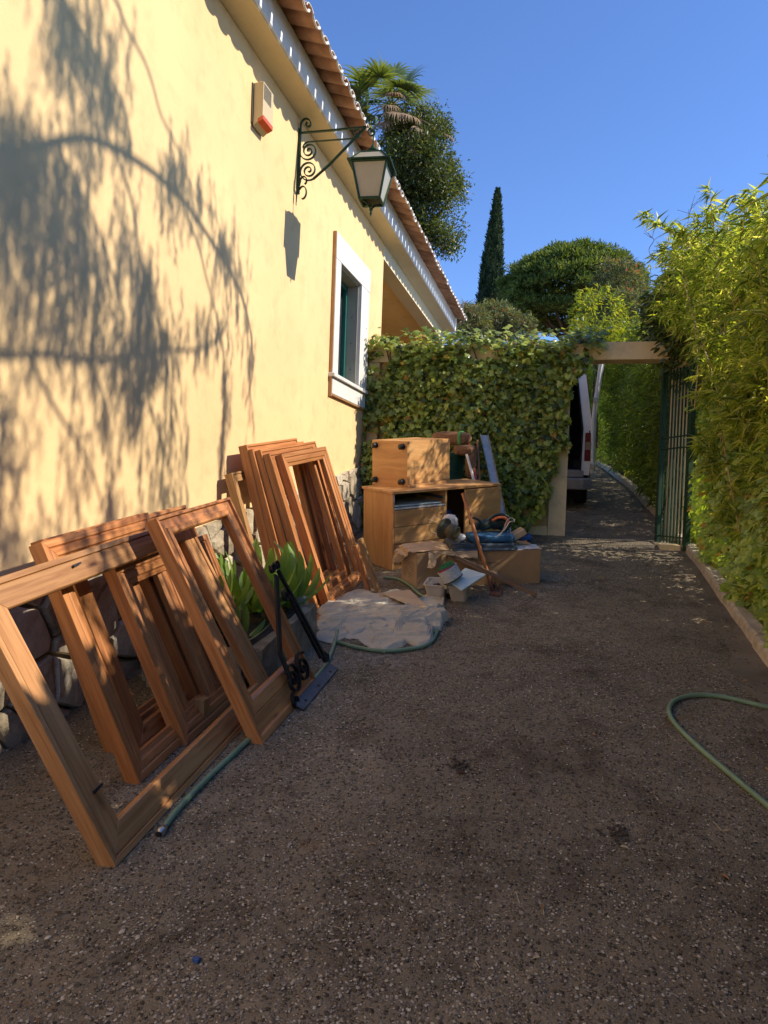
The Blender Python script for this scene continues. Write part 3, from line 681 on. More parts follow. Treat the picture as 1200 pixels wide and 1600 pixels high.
for i in range(4):
    j = (i+1) % 4; a, b_, c, d = sq(hb, zb)[i], sq(hb, zb)[j], sq(ht, zt)[j], sq(ht, zt)[i]
    MB().tube([a, d], .0105, 6).build('corner_bar', M['iron_g'], lan)
    ctr = (a+b_+c+d)/4; cn = Vector((LX, LY, ctr.z)); inn = (cn-ctr).normalized()*.004
    MB().hexa([a+inn, b_+inn, b_+inn*2.2, a+inn*2.2, d+inn, c+inn, c+inn*2.2, d+inn*2.2]).build('pane', M['frost'], lan)
    MB().tube([a, b_], .012, 6).build('base_bar', M['iron_g'], lan)
    MB().tube([d, c], .012, 6).build('top_bar', M['iron_g'], lan)
    r1, r2, t1, t2 = sq(.185, 4.375)[i], sq(.185, 4.375)[j], sq(.09, 4.475)[j], sq(.09, 4.475)[i]
    MB().hexa([r1, r2, r2+Vector((0, 0, .012)), r1+Vector((0, 0, .012)), sq(.15, 4.38)[i], sq(.15, 4.38)[j], sq(.15, 4.40)[j], sq(.15, 4.40)[i]]).build('eave', M['iron_g'], lan)
    e1, e2 = sq(.155, 4.395)[i], sq(.155, 4.395)[j]
    MB().add([e1, e2, t1, t2, e1-Vector((0, 0, .004)), e2-Vector((0, 0, .004)), t1-Vector((0, 0, .004)), t2-Vector((0, 0, .004))], [(0, 1, 2, 3), (7, 6, 5, 4)]).build('roof_pane', M['frost'], lan)
    MB().tube([e1, t2], .009, 6).build('roof_bar', M['iron_g'], lan)
    MB().tube([t2, t1], .008, 6).build('roof_bar', M['iron_g'], lan)
    f1 = sq(.075, zb)[i]; MB().tube([f1, (f1*.45+Vector((LX, LY, zb))*.55)-Vector((0, 0, .02)), Vector((LX, LY, zb-.065))], [.008, .008, .006], 6).build('foot_scroll', M['iron_g'], lan)
TL = Matrix.Translation((LX, LY, 0))
MB().lathe([(0, 4.48), (.09, 4.476), (.085, 4.485), (.045, 4.487), (.045, 4.51), (.055, 4.515), (.05, 4.53), (.02, 4.54), (.012, 4.57), (0, 4.575)], 16, TL).build('cap', M['iron_g'], lan, smooth=True)
MB().lathe([(0, 4.03), (.012, 4.028), (.018, 4.015), (.008, 4.0), (.013, 3.985), (.006, 3.97), (0, 3.955)], 12, TL).build('finial', M['iron_g'], lan, smooth=True)
MB().tube([(LX, LY, 4.57), (LX, LY, 4.64), (LX+.006, LY, 4.70)], .006, 6).build('hook', M['iron_g'], lan)

# ================================================================== garden wall with gateway
gw = thing('garden_wall', (-1, 8.7, gz(8.7)), 'cream rendered garden wall with gateway opening at the end of the drive', 'wall')
YW = 8.60
def gbox(name, x0, x1, z0, z1, y0, y1, m=M['cream'], bev=.006):
    return MB().box((x0, y0, z0), (x1, y1, z1)).build(name, m, gw, bev=bev)
gbox('panel', -2.39, -.17, 1.0, 3.19, YW+.12, YW+.24, M['ochre'], 0)
gbox('pillar', -.168, .03, 1.0, 3.18, YW, YW+.27)
gbox('plinth', -2.39, -.171, 1.0, 1.262, YW+.002, YW+.27)
gbox('coping', -2.39, 1.30, 3.184, 3.385, YW-.002, YW+.272)
gbox('pillar', 1.13, 1.30, 1.0, 3.181, YW, YW+.27)
gbox('step', 1.0, 1.2, 1.08, 1.145, 8.02, 8.28)
gbox('side_band', -2.39, -2.25, 1.264, 3.182, YW+.001, YW+.11)
# gate leaf standing open
ga = thing('metal_gate', (1.12, 8.2, gz(8.2)), 'open dark green metal gate leaf with vertical bars beside the bamboo', 'gate')
gA, gB = Vector((1.245, 7.98, 0)), Vector((1.03, 8.52, 0)); gd = (gB-gA)
def gp(t, z): return gA+gd*t+Vector((0, 0, z))
gn = gd.cross(Vector((0, 0, 1))).normalized()
def gbar(nm, t, w, z0, z1, th): 
    u = gd.normalized(); c = gA+gd*t
    return MB().hexa([c-u*w/2-gn*th/2+Vector((0,0,z0)), c+u*w/2-gn*th/2+Vector((0,0,z0)), c+u*w/2+gn*th/2+Vector((0,0,z0)), c-u*w/2+gn*th/2+Vector((0,0,z0)), c-u*w/2-gn*th/2+Vector((0,0,z1)), c+u*w/2-gn*th/2+Vector((0,0,z1)), c+u*w/2+gn*th/2+Vector((0,0,z1)), c-u*w/2+gn*th/2+Vector((0,0,z1))]).build(nm, M['iron_g'], ga)
gbar('post', 0, .05, 1.09, 3.0, .05); gbar('post', 1, .05, 1.14, 3.1, .05)
for i in range(1, 9): gbar('bar', i/9, .014, 1.15, 3.02, .014)
for z in (1.22, 2.17, 2.29, 2.98): MB().tube([gp(0, z), gp(1, z)], .009, 6).build('rail', M['iron_g'], ga)

# ================================================================== wooden window frames leaning on the wall
def member(name, L, wd, ts, te, prof, m, parent, mw):
    # prof: (v fraction across, n); ts/te: how far the ends run in per unit of width (mitre)
    n = len(prof); vs = [(v*wd*ts, v*wd, z) for v, z in prof] + [(L-v*wd*te, v*wd, z) for v, z in prof]
    fs = [(i, (i+1) % n, n+(i+1) % n, n+i) for i in range(n)] + [tuple(range(n))[::-1], tuple(range(n, 2*n))]
    me = bpy.data.meshes.new(name); me.from_pydata(vs, [], [f[::-1] for f in fs]); me.update()
    o = link(name, me, m, parent, mw)
    b = o.modifiers.new('bevel', 'BEVEL'); b.width = .0016; b.segments = 1; b.limit_method = 'ANGLE'; b.angle_limit = R(30); return o
def profile(t, kind=0):
    if kind == 0: return [(0, -t), (0, 0), (.20, 0), (.205, -.012), (.24, -.012), (.245, -.005), (.95, -.005), (1, -.014), (1, -t*.62), (.86, -t*.66), (.86, -t)]
    if kind == 1: return [(0, -t), (0, 0), (.30, 0), (.36, -.010), (.42, -.004), (.70, -.006), (.76, -.016), (1, -.02), (1, -t*.7), (.8, -t*.72), (.8, -t)]
    return [(0, -t), (0, 0), (.16, 0), (.17, -.016), (.62, -.014), (.64, -.006), (.92, -.006), (1, -.016), (1, -t*.6), (.85, -t*.62), (.85, -t)]
def window_frame(p, label, ws=.10, wb=None, wt=None, t=.065, kind=0, m=None, extra=None, sides='brtl', group='wooden window frames leaning on the yellow wall'):
    x, y, yaw, lean, L, w = p; m = m or M['frame']; wb = wb or ws; wt = wt or ws
    bl = Vector((x, y, gz(y)+.004))
    b = Vector((-math.sin(yaw), math.cos(yaw), G*math.cos(yaw))).normalized()
    side = b.cross(Vector((0, 0, 1))).normalized(); zp = side.cross(b)
    up = (zp*math.cos(lean)-side*math.sin(lean)).normalized(); n = b.cross(up).normalized()
    T = thing('window_frame', tuple(bl+b*w/2), label, 'window frame', group)
    br, tr, tl = bl+b*w, bl+b*w+up*L, bl+up*L
    pr = profile(t, kind)
    if 'b' in sides: member('rail', w, wb, ws/wb, ws/wb, pr, m, T, basis(bl, b, up, n))
    if 't' in sides: member('rail', w, wt, ws/wt, ws/wt, pr, m, T, basis(tr, -b, -up, n))
    if 'r' in sides: member('stile', L, ws, wb/ws, wt/ws, pr, m, T, basis(br, up, -b, n))
    if 'l' in sides: member('stile', L, ws, wt/ws, wb/ws, pr, m, T, basis(tl, -up, b, n))
    return T, bl, b, up, n
# nearest stack
F1 = window_frame((-1.393, 2.10, .03, .480, 1.045, 1.49), 'largest and nearest wooden window frame, leaning at the front of the near stack', ws=.115)
F2 = window_frame((-1.272, 3.026, 0, .452, 1.127, .741), 'wooden window frame with a wide panelled bottom rail, against which the loose black iron bracket leans', ws=.092, wb=.20, kind=2)
F3 = window_frame((-1.615, 2.586, .03, .375, 1.05, .80), 'wooden frame of the near stack whose left stile stands inside the largest frame by the stones', ws=.10, kind=1)
F4 = window_frame((-1.568-.03, 2.93, .0, .386, .862, .86), 'shortest wooden frame of the near stack, its grainy top rail under that of the largest frame', ws=.10, kind=1)
F5 = window_frame((-1.76, 2.812, .0, .36, 1.007, .95), 'rearmost wooden frame of the near stack, its top rail against the dappled yellow wall', ws=.10, kind=0)
window_frame((-1.86, 2.79, .0, .32, .99, .79), 'wooden frame squeezed between the rearmost near frame and the stone base', ws=.10, kind=1)
F6 = window_frame((-1.70, 3.28, .02, .40, 1.02, .62), 'narrow wooden frame standing behind the panelled one, beside the green potted plant', ws=.09, kind=0)
# dark hinge recesses on the front frame
T, bl, b, up, n = F1
for ch in T.children:
    ch.data.materials.clear(); ch.data.materials.append(M['frame3'])
for (a, c) in ((.06, .24), (.5, .99)):
    q = bl+b*a+up*c+n*.001
    MB().hexa([q+b*i+up*j+n*k for k in (0, .006) for i, j in ((0, 0), (.05, .005), (.05, .012), (0, .01))]).build('hinge', M['iron_b'], T)
# far stack
gname = 'wooden window frames leaning on the yellow wall'
Gs = [((-1.665, 5.158, -.024, .311, 1.202, .954), 'front frame of the far stack, its foot covered by the cream dust sheet'),
      ((-1.745, 5.075, .02, .295, 1.205, 1.0), 'second wooden frame of the far stack, right behind the front one'),
      ((-1.825, 5.06, .0, .275, 1.225, 1.20), 'middle wooden frame of the far stack, reaching farthest to the right at the top'),
      ((-1.90, 5.035, .0, .255, 1.225, 1.06), 'fourth wooden frame of the far stack, next to the rearmost'),
      ((-1.98, 5.03, .0, .22, 1.245, 1.02), 'rearmost and tallest wooden frame of the far stack, nearly touching the yellow wall')]
for i, (p, lb) in enumerate(Gs):
    window_frame(p, lb, ws=.09 if i else .10, wb=.10, t=.068, kind=(1, 0, 0, 1, 0)[i], m=M['frame'] if i % 2 == 0 else M['frame'])
window_frame((-1.665, 3.05, .0, .385, .93, .50), 'narrow wooden frame whose wide stile stands between the shortest frame and the panelled one', ws=.10, kind=0)
window_frame((-2.02, 4.86, 0, .26, 1.06, .55), 'short honey coloured frame tucked behind the left side of the far stack', ws=.07, t=.06, m=M['frame2'])
# boards that lie against the right end of the far stack
def board(name, a, b_, wdir, w, t, m, label=None, cat=None, group=None, parent=None, end=0):
    a, b_ = V(a), V(b_); x = (b_-a).normalized(); wd = V(wdir); y = (wd-x*wd.dot(x)).normalized(); z = x.cross(y); L = (b_-a).length
    mb = MB().hexa([(0, 0, 0), (L, 0, 0), (L-end, w, 0), (0, w, 0), (0, 0, t), (L, 0, t), (L-end, w, t), (0, w, t)])
    o = mb.build(name, m, parent, basis(a, x, y, z), bev=.002)
    return tag(o, label, cat, group)
board('wooden_plank', gnd(577, 926)+[0, 0, .01], atX(556, 852, -1.62), (0, 1, .1), .075, .03, M['frame'], 'left plank of the pair leaning at the right end of the far frames', 'plank', 'planks leaning beside the far frames')
board('wooden_plank', gnd(592, 929)+[0, 0, .01], atX(563, 843, -1.56), (0, 1, .1), .085, .028, M['frame2'], 'right plank of the pair, lighter, leaning nearest the desk side', 'plank', 'planks leaning beside the far frames')
board('wooden_plank', (-1.75, 4.35, gz(4.35)+.02), (-1.66, 5.05, gz(5.05)+.02), (1, 0, 0), .12, .05, M['frame'], 'wooden rail lying on the ground behind the dust sheet', 'plank')
board('wooden_block', (-1.62, 3.12, gz(3.1)+.01), (-1.62, 3.12, gz(3.1)+.13), (0, 1, 0), .06, .05, M['frame2'], 'small wooden offcut standing among the near frames', 'offcut')

# ------------------------------------------------------------------ stone trough and strap leaved plant
tr = thing('stone_trough', (-1.83, 4.05, gz(4.05)), 'rough stone planter trough behind the near frames', 'planter')
def rough(mb, amp, seed):
    rs = random.Random(seed); mb.v = [(x+rs.uniform(-amp, amp), y+rs.uniform(-amp, amp), z+rs.uniform(-amp, amp)*.6) for x, y, z in mb.v]; return mb
def slab(x0, x1, y0, y1, h, t, seed, name='side_stone'):
    mb = MB(); n = 7
    for i in range(n):
        f = i/(n-1); cx, cy = x0+(x1-x0)*f, y0+(y1-y0)*f; d = Vector((x1-x0, y1-y0, 0)).normalized(); s_ = Vector((-d.y, d.x, 0))*t/2
        for (sg, zz) in ((-1, -.03), (-1.15, h*.5), (-.9, h), (.9, h), (1.1, h*.5), (1, -.03)):
            mb.v.append((cx+s_.x*sg, cy+s_.y*sg, gz(cy)+zz))
    for i in range(n-1):
        for j in range(6): mb.f.append((i*6+j, i*6+(j+1) % 6, (i+1)*6+(j+1) % 6, (i+1)*6+j))
    mb.f.append(tuple(range(6))[::-1]); mb.f.append(tuple((n-1)*6+j for j in range(6)))
    return rough(mb, .008, seed).build(name, M['trough'], tr, smooth=False, bev=.004)
slab(-1.55, -1.55, 3.55, 4.42, .24, .07, 1); slab(-2.2, -2.2, 3.55, 4.42, .24, .07, 2)
slab(-1.60, -2.15, 4.46, 4.46, .27, .10, 3); slab(-2.15, -1.60, 3.52, 3.52, .24, .07, 4)
mb = MB(); mb.add([(-2.16, 3.57, gz(3.57)+.2), (-1.59, 3.57, gz(3.57)+.2), (-1.59, 4.41, gz(4.41)+.2), (-2.16, 4.41, gz(4.41)+.2)], [(0, 1, 2, 3)]); mb.build('soil', M['soil'], tr)
def strap_leaf(parent, base, az, el, L, W, curl, mat_):
    n = 8; k = 5; mb = MB(); p = V(base); d = Vector((math.cos(az)*math.cos(el), math.sin(az)*math.cos(el), math.sin(el))); side = Vector((-math.sin(az), math.cos(az), 0))
    for i in range(n):
        t = i/(n-1); w = W*(math.sin(math.pi*min(1, .14+t*.80))**.75)*(1 if t < .97 else .35)
        nn = side.cross(d).normalized()
        for j in range(k): u = (j/(k-1)-.5)*2; mb.v.append(tuple(p+side*u*w/2+nn*(-abs(u)*w*.16+.0)*-1))
        p = p+d*(L/(n-1)); e2 = -curl/(n-1); d = (d*math.cos(e2)+nn*math.sin(e2)).normalized() if True else d
    for i in range(n-1):
        for j in range(k-1): mb.f.append((i*k+j, i*k+j+1, (i+1)*k+j+1, (i+1)*k+j))
    return mb.build('leaf', mat_, parent, smooth=True)
def strap_plant(c, n, label, L=(.25, .38), W=(.05, .07), seed=1):
    rs = random.Random(seed); T = thing('strap_leaved_plant', c, label, 'plant', 'strap leaved plants in the stone trough')
    for i in range(n):
        az = i*2.399+rs.uniform(-.3, .3); f = i/n; el = R(74-60*f+rs.uniform(-9, 9)); 
        b_ = (c[0]+.03*math.cos(az)*f, c[1]+.03*math.sin(az)*f, c[2]+rs.uniform(0, .05)*(1-f))
        strap_leaf(T, b_, az, el, rs.uniform(*L)*(1-.12*f), rs.uniform(*W), R(rs.uniform(25, 65)), M['strap'])
    MB().tube([(c[0], c[1], c[2]-.03), (c[0], c[1], c[2]+.05)], [.035, .03], 8).build('stem', M['trunk'], T)
strap_plant((-1.72, 4.40, gz(4.22)+.24), 26, 'bright green strap leaved plant nearest the dust sheet, spreading over the trough end', L=(.30, .42), W=(.075, .10), seed=5)
strap_plant((-1.80, 4.10, gz(4.0)+.27), 22, 'bright green strap leaved plant in the middle of the trough', L=(.32, .44), W=(.07, .09), seed=2)
strap_plant((-1.92, 3.80, gz(3.8)+.28), 20, 'strap leaved plant at the left end of the trough, seen through the frames', L=(.30, .44), W=(.06, .08), seed=3)
strap_plant((-1.74, 3.74, gz(3.7)+.20), 12, 'low small strap leaved plant at the front edge of the trough', L=(.18, .26), W=(.035, .05), seed=9)

# ------------------------------------------------------------------ loose black iron bracket leaning on the panelled frame
def loose_bracket():
    T = thing('iron_bracket', (-1.27, 3.75, gz(3.75)), 'loose black iron bracket with scrolls and base plate, leaning against the panelled frame', 'lamp bracket')
    A, B = gnd(462, 1094, .04), gnd(512, 1038, .04); A, B = V(A), V(B); top = V(atX(431, 893, -1.50))
    u = (B-A).normalized(); mid = (A+B)/2; w = (top-mid).normalized(); nn = u.cross(w).normalized(); m_ = M['iron_b']
    # base plate: angle iron lying on the drive
    q = [A-u*.03, B+u*.03]; out = Vector((1, 0, -.02)).normalized()
    MB().hexa([q[0]-Vector((0,0,.012)), q[0]+out*.055-Vector((0,0,.034)), q[1]+out*.055-Vector((0,0,.034)), q[1]-Vector((0,0,.012)), q[0]-Vector((0,0,.006)), q[0]+out*.055-Vector((0,0,.028)), q[1]+out*.055-Vector((0,0,.028)), q[1]-Vector((0,0,.006))]).build('base_plate', M['galvdk'], T)
    for f in (.15, .5, .85): 
        c = q[0]*(1-f)+q[1]*f+out*.035+Vector((0, 0, .003)); MB().lathe([(0, 0), (.008, 0), (.007, .004), (0, .005)], 8, Matrix.Translation(c+Vector((0, 0, -.022)))).build('rivet', m_, T)
    def bar(nm, pts, w_=.030, t_=.012): return MB().strip(pts, nn, w_, t_).build(nm, m_, T)
    tip = top
    bar('flat_bar', [A+u*.02+w*.10, A+u*.0+w*.25, tip-u*.01-w*.02], .012, .034)
    bar('flat_bar', [B-u*.0+w*.03, tip+u*.03], .018, .018); bar('flat_bar', [B-u*.06+w*.06, (B-u*.06)*.25+(tip+u*.01)*.75], .018, .014)
    for c, r, a0, sg, tn in ((A+u*.05+w*.09, .072, 2.4, -1, 2.0), (A+u*.20+w*.10, .072, .8, 1, 2.0), (A+u*.0+w*.0, .035, 1.5, 1, 1.4), (B+u*.0+w*.05, .035, 0, -1, 1.4)):
        bar('scroll', spiral(c, r*1.15, a0, tn, u, w, 40, .12, sg), .020, .008)
    for c, r, a0, sg in ((tip-u*.03+w*.02, .030, -.4, 1), (tip+u*.035+w*.025, .030, 3.5, -1), (tip*.77+mid*.23+u*.02, .038, 1.2, 1)):
        bar('scroll', spiral(c, r, a0, 1.3, u, w, 24, .25, sg), .022, .007)
loose_bracket()

# ------------------------------------------------------------------ garden hose
def smooth(pts, n=10):
    pts = [V(p) for p in pts]; out = []
    for i in range(len(pts)-1):
        p0, p1, p2, p3 = pts[max(i-1, 0)], pts[i], pts[i+1], pts[min(i+2, len(pts)-1)]
        for k in range(n):
            t = k/n; out.append(.5*((2*p1)+(-p0+p2)*t+(2*p0-5*p1+4*p2-p3)*t*t+(-p0+3*p1-3*p2+p3)*t**3))
    return out+[pts[-1]]
def g3(px, py, h=.013): return gnd(px, py, h)
def hose(name, px, label, r=.0125, fit=False):
    T = thing(name, tuple(g3(*px[0])), label, 'hose')
    MB().tube(smooth([g3(*p) for p in px]), r, 10).build('tube', M['hose'], T, smooth=True)
    if fit:
        a, b_ = V(g3(*px[0])), V(g3(*px[1])); d = (a-b_).normalized()
        MB().tube([a-d*.02, a+d*.018], .0165, 14).build('ferrule', M['chrome'], T, smooth=True)
        MB().tube([a+d*.0185, a+d*.0195], .011, 12).build('bore', M['foot'], T)
    return T
hose('garden_hose', [(252, 1299), (275, 1268), (318, 1222), (384, 1160), (430, 1120), (478, 1076), (510, 1036), (524, 1000), (527, 985)], 'green garden hose with a metal ferrule running along the foot of the near frames', fit=True)
hose('garden_hose', [(527, 1003), (560, 1012), (600, 1017), (640, 1014), (666, 1008), (680, 994), (684, 972), (682, 950), (672, 938), (655, 928), (640, 915), (622, 905), (600, 902)], 'green garden hose loop lying under the edge of the cream dust sheet')
hose('garden_hose', [(1300, 1150), (1240, 1113), (1195, 1104), (1130, 1089), (1085, 1086), (1056, 1094), (1046, 1106), (1049, 1122), (1065, 1142), (1100, 1175), (1150, 1217), (1205, 1263), (1290, 1335)], 'green garden hose bending back on itself on the bare drive at the right')

# ------------------------------------------------------------------ cream dust sheet
def cloth_layer(T, out_px, base, amp, seed, nfr, na=240, nr=90, name='cloth'):
    rs = random.Random(seed)
    P = np.array([gnd(*p)[:2] for p in out_px]); c = P.mean(0)
    ang = np.arctan2(P[:, 1]-c[1], P[:, 0]-c[0]); rad = np.linalg.norm(P-c, axis=1); o = np.argsort(ang); ang, rad = ang[o], rad[o]
    cr_ = [(rs.uniform(0, math.pi), rs.uniform(-.5, .5), rs.uniform(-.35, .35), rs.uniform(.010, .028), rs.uniform(.2, .6), rs.uniform(3, 9), rs.uniform(0, 6)) for _ in range(34)]
    vs = []
    for i in range(nr+1):
        for j in range(na):
            a = -math.pi+2*math.pi*j/na; r_ = np.interp(a, ang, rad, period=2*math.pi); f = i/nr
            r_ *= 1+.03*math.sin(a*5+seed)+.028*math.sin(a*13+seed)+.016*math.sin(a*31)+(.006*math.sin(a*90+seed) if f > .97 else 0)
            x, y = c[0]+math.cos(a)*r_*f, c[1]+math.sin(a)*r_*f; u, v = x-c[0], y-c[1]; h = 0
            for (th, cx, cy, w, L_, fq, ph) in cr_:      # individual creases: narrow ridges of finite length
                tx, ty = math.cos(th*.45-.35), math.sin(th*.45-.35); s_ = (u-cx)*tx+(v-cy)*ty; d = -(u-cx)*ty+(v-cy)*tx+.02*math.sin(s_*fq+ph)
                if abs(s_) < L_: h += amp*1.9*(math.exp(-d/(w*1.7)) if d > 0 else math.exp(d/(w*.35)))*(1-(s_/L_)**2)
            h = amp*3.4*math.tanh(h/(amp*3.4))+.0016*math.sin(x*150+2*math.sin(y*60))*math.sin(y*130)+.005*math.sin(u*9+seed)*math.sin(v*11)
            e = min(1, (1-f)*9); z = base*min(1, (1-f)*14)**.5+h*(.25+.75*e)+.004
            vs.append((x, y, gz(y)+max(.003, z)))
    fs = [(i*na+j, (i+1)*na+j, (i+1)*na+(j+1) % na, i*na+(j+1) % na) for i in range(nr) for j in range(na)]
    MB().add(vs, fs).build(name, M['cloth'], T, smooth=True)
    mb = MB()
    for k in range(nfr):
        j = rs.randrange(na); p = Vector(vs[nr*na+j]); d = (p-Vector((c[0], c[1], p.z))).normalized(); d = (d+Vector((rs.uniform(-.9, .9), rs.uniform(-.9, .9), 0))).normalized()
        q = p+d*rs.uniform(.010, .034); q.z = p.z*.5+gz(q.y)*.5+rs.uniform(.0, .012); m_ = (p+q)/2+Vector((rs.uniform(-.006, .006), rs.uniform(-.006, .006), .004))
        s_ = Vector((-d.y, d.x, 0))*.0019; p.z += .003
        mb.add([p-s_, p+s_, m_+s_, m_-s_, q+s_*.6, q-s_*.6], [(0, 1, 2, 3), (3, 2, 4, 5)])
    mb.build('fringe', M['cloth'], T, kind='stuff')
def sheet():
    c = gnd(580, 970)
    T = thing('dust_sheet', tuple(c), 'crumpled cream cotton dust sheet with frayed edges lying on the drive', 'dust sheet')
    cloth_layer(T, [(495, 986), (501, 968), (512, 950), (508, 936), (522, 932), (530, 941), (560, 932), (610, 940), (640, 934), (660, 942), (664, 960), (640, 985), (615, 1000), (594, 998), (598, 1014), (584, 1018), (570, 1010), (560, 999), (540, 996), (522, 1006), (500, 1004)], .005, .010, 3, 330)
    cloth_layer(T, [(506, 968), (512, 944), (522, 934), (534, 938), (560, 922), (590, 930), (618, 924), (646, 934), (650, 950), (636, 958), (640, 972), (606, 980), (600, 992), (572, 984), (552, 994), (530, 984), (514, 990)], .020, .0125, 8, 300, name='folded_layer')
sheet()
sh2 = thing('dust_sheet', tuple(gnd(660, 990)), 'smaller fold of cream cloth bunched at the right end of the dust sheet', 'dust sheet')
cloth_layer(sh2, [(612, 1004), (618, 986), (634, 974), (628, 958), (650, 948), (668, 932), (690, 930), (695, 948), (684, 962), (692, 978), (676, 990), (672, 1010), (650, 1016), (636, 1008)], .030, .020, 12, 160, 150, 60)
cloth_layer(sh2, [(586, 1008), (594, 996), (618, 992), (628, 1002), (616, 1016), (598, 1020)], .008, .010, 15, 70, 90, 30, 'loose_corner')
# flat piece of cardboard lying on the sheet
mb = MB(); q = [V(gnd(*p, .065)) for p in ((594, 927), (640, 922), (662, 943), (676, 952), (650, 950))]
k = len(q); mb.add([tuple(p) for p in q]+[tuple(p+Vector((0, 0, .004))) for p in q], [tuple(range(k))[::-1], tuple(range(k, 2*k))]+[(i, (i+1) % k, k+(i+1) % k, k+i) for i in range(k)])
tag(mb.build('cardboard_sheet', M['cardlt'], None), 'flat torn piece of brown cardboard lying on top of the dust sheet', 'cardboard')

# ------------------------------------------------------------------ desk
class Fr:   # local frame standing on the sloping drive: x along the front, y to the back, z up
    def __init__(s, x, y, yaw, z=None, slope=G):
        a = Vector((math.cos(yaw), math.sin(yaw), slope*math.sin(yaw))).normalized(); b_ = Vector((-math.sin(yaw), math.cos(yaw), slope*math.cos(yaw))).normalized()
        s.o = Vector((x, y, gz(y) if z is None else z)); s.x, s.y, s.z = a, b_, a.cross(b_).normalized()
    def p(s, x, y, z): return s.o+s.x*x+s.y*y+s.z*z
    def m(s, axis='x', at=(0, 0, 0)):
        o = s.p(*at)
        if axis == 'x': return basis(o, s.x, s.y, s.z)
        if axis == 'z': return basis(o, s.z, s.x, s.y)
        return basis(o, s.y, s.z, s.x)
def fbox(fr, name, lo, hi, m, parent, axis='x', bev=.0015, label=None):
    M4 = fr.m(axis); inv = M4.inverted()
    pts = [fr.p(x, y, z) for z in (lo[2], hi[2]) for x, y in ((lo[0], lo[1]), (hi[0], lo[1]), (hi[0], hi[1]), (lo[0], hi[1]))]
    c = sum(pts, Vector())/8; M4 = M4.copy(); M4.translation = c; inv = M4.inverted()
    return MB().hexa([inv @ p for p in pts]).build(name, m, parent, M4, bev=bev, label=label)
D = Fr(-1.491, 6.417, .82); W_, DD, H_ = 1.264, .504, .731
desk = thing('desk', tuple(D.p(W_/2, DD/2, 0)), 'beech veneer pedestal desk with its top drawer missing, standing askew by the ivy', 'desk')
md = M['desk']; th = .02
fbox(D, 'desktop', (-.012, -.02, H_-.022), (W_+.012, DD+.01, H_), md, desk)
fbox(D, 'side_panel', (0, 0, .004), (th, DD, H_-.023), md, desk, 'z')
fbox(D, 'plinth', (th+.001, .02, .005), (.60, .04, .06), md, desk)
fbox(D, 'side_panel', (.60, .004, .004), (.62, DD-.01, H_-.023), md, desk, 'z')
fbox(D, 'side_panel', (W_-th, 0, .004), (W_, DD, H_-.023), md, desk, 'z')
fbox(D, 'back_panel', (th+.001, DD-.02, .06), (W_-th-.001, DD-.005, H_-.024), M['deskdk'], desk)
zs = [.075, .25, .405, .56]
for i in range(3):
    dr = fbox(D, 'drawer', (th+.004, -.004, zs[i]), (.597, .014, zs[i+1]-.006), md, desk)
    if i: fbox(D, 'knob', (.545, -.014, (zs[i]+zs[i+1])/2), (.557, -.004, (zs[i]+zs[i+1])/2+.012), M['foot'], dr)
fbox(D, 'drawer_rail', (th+.002, 0, .562), (.598, DD-.03, .575), M['whitep'], desk)
fbox(D, 'drawer_runner', (th+.002, .01, .62), (th+.012, .4, .65), M['chrome'], desk); fbox(D, 'drawer_runner', (.585, .01, .62), (.597, .4, .65), M['chrome'], desk)
fbox(D, 'drawer_base', (th+.02, .03, .585), (.58, .40, .595), M['paleblue'], desk)
fbox(D, 'door', (.80, -.055, .06), (W_-.01, -.037, H_-.03), md, desk, label='loose panel across the right end of the desk')
fbox(D, 'lock', (th-.012, -.006, .64), (th+.0, .0, .70), M['whitep'], desk)
# cabinet lying on the desk, feet towards the camera
def cab():
    zc = lambda x, y: gz(y)+H_
    C = Fr(-1.429, 6.647, 1.118, z=gz(6.647)+H_+.004); w, d, h = .70, .434, .435
    T = thing('bedside_cabinet', tuple(C.p(w/2, d/2, 0)), 'beech veneer cabinet lying on its side on the desk, black feet facing out', 'cabinet')
    C2 = C
    # local: x away to the right rear, y to the left rear; the foot face is x = 0
    fbox(C, 'base_panel', (0, .0, 0), (.018, d, h), M['desk'], T, 'y', label='underside panel carrying the feet')
    fbox(C, 'top_panel', (.019, 0, h-.018), (w, d, h), M['desk'], T); fbox(C, 'bottom_panel', (.019, .02, 0), (w, d, .018), M['desk'], T)
    fbox(C, 'front_panel', (.019, -.002, .03), (w-.01, .016, h-.0185), M['desk'], T); fbox(C, 'bottom_lip', (.0, -.03, .0), (w-.05, .019, .028), M['desk'], T)
    fbox(C, 'back_panel', (.019, d-.016, .019), (w-.001, d, h-.019), M['desk'], T); fbox(C, 'end_panel', (w-.018, .017, .019), (w-.0005, d-.017, h-.019), M['desk'], T)
    for yy in (.055, d-.045):
        for zz in (.055, h-.05):
            p = C.p(0, yy, zz); X = -C.x
            Mx = basis(p, C.y, C.z, X)
            f = MB().lathe([(0, 0), (.030, 0), (.030, .006), (.016, .010), (.016, .022), (.026, .028), (.027, .045), (.020, .050), (0, .052)], 14).build('foot', M['foot'], T, Mx, smooth=True)
cab()

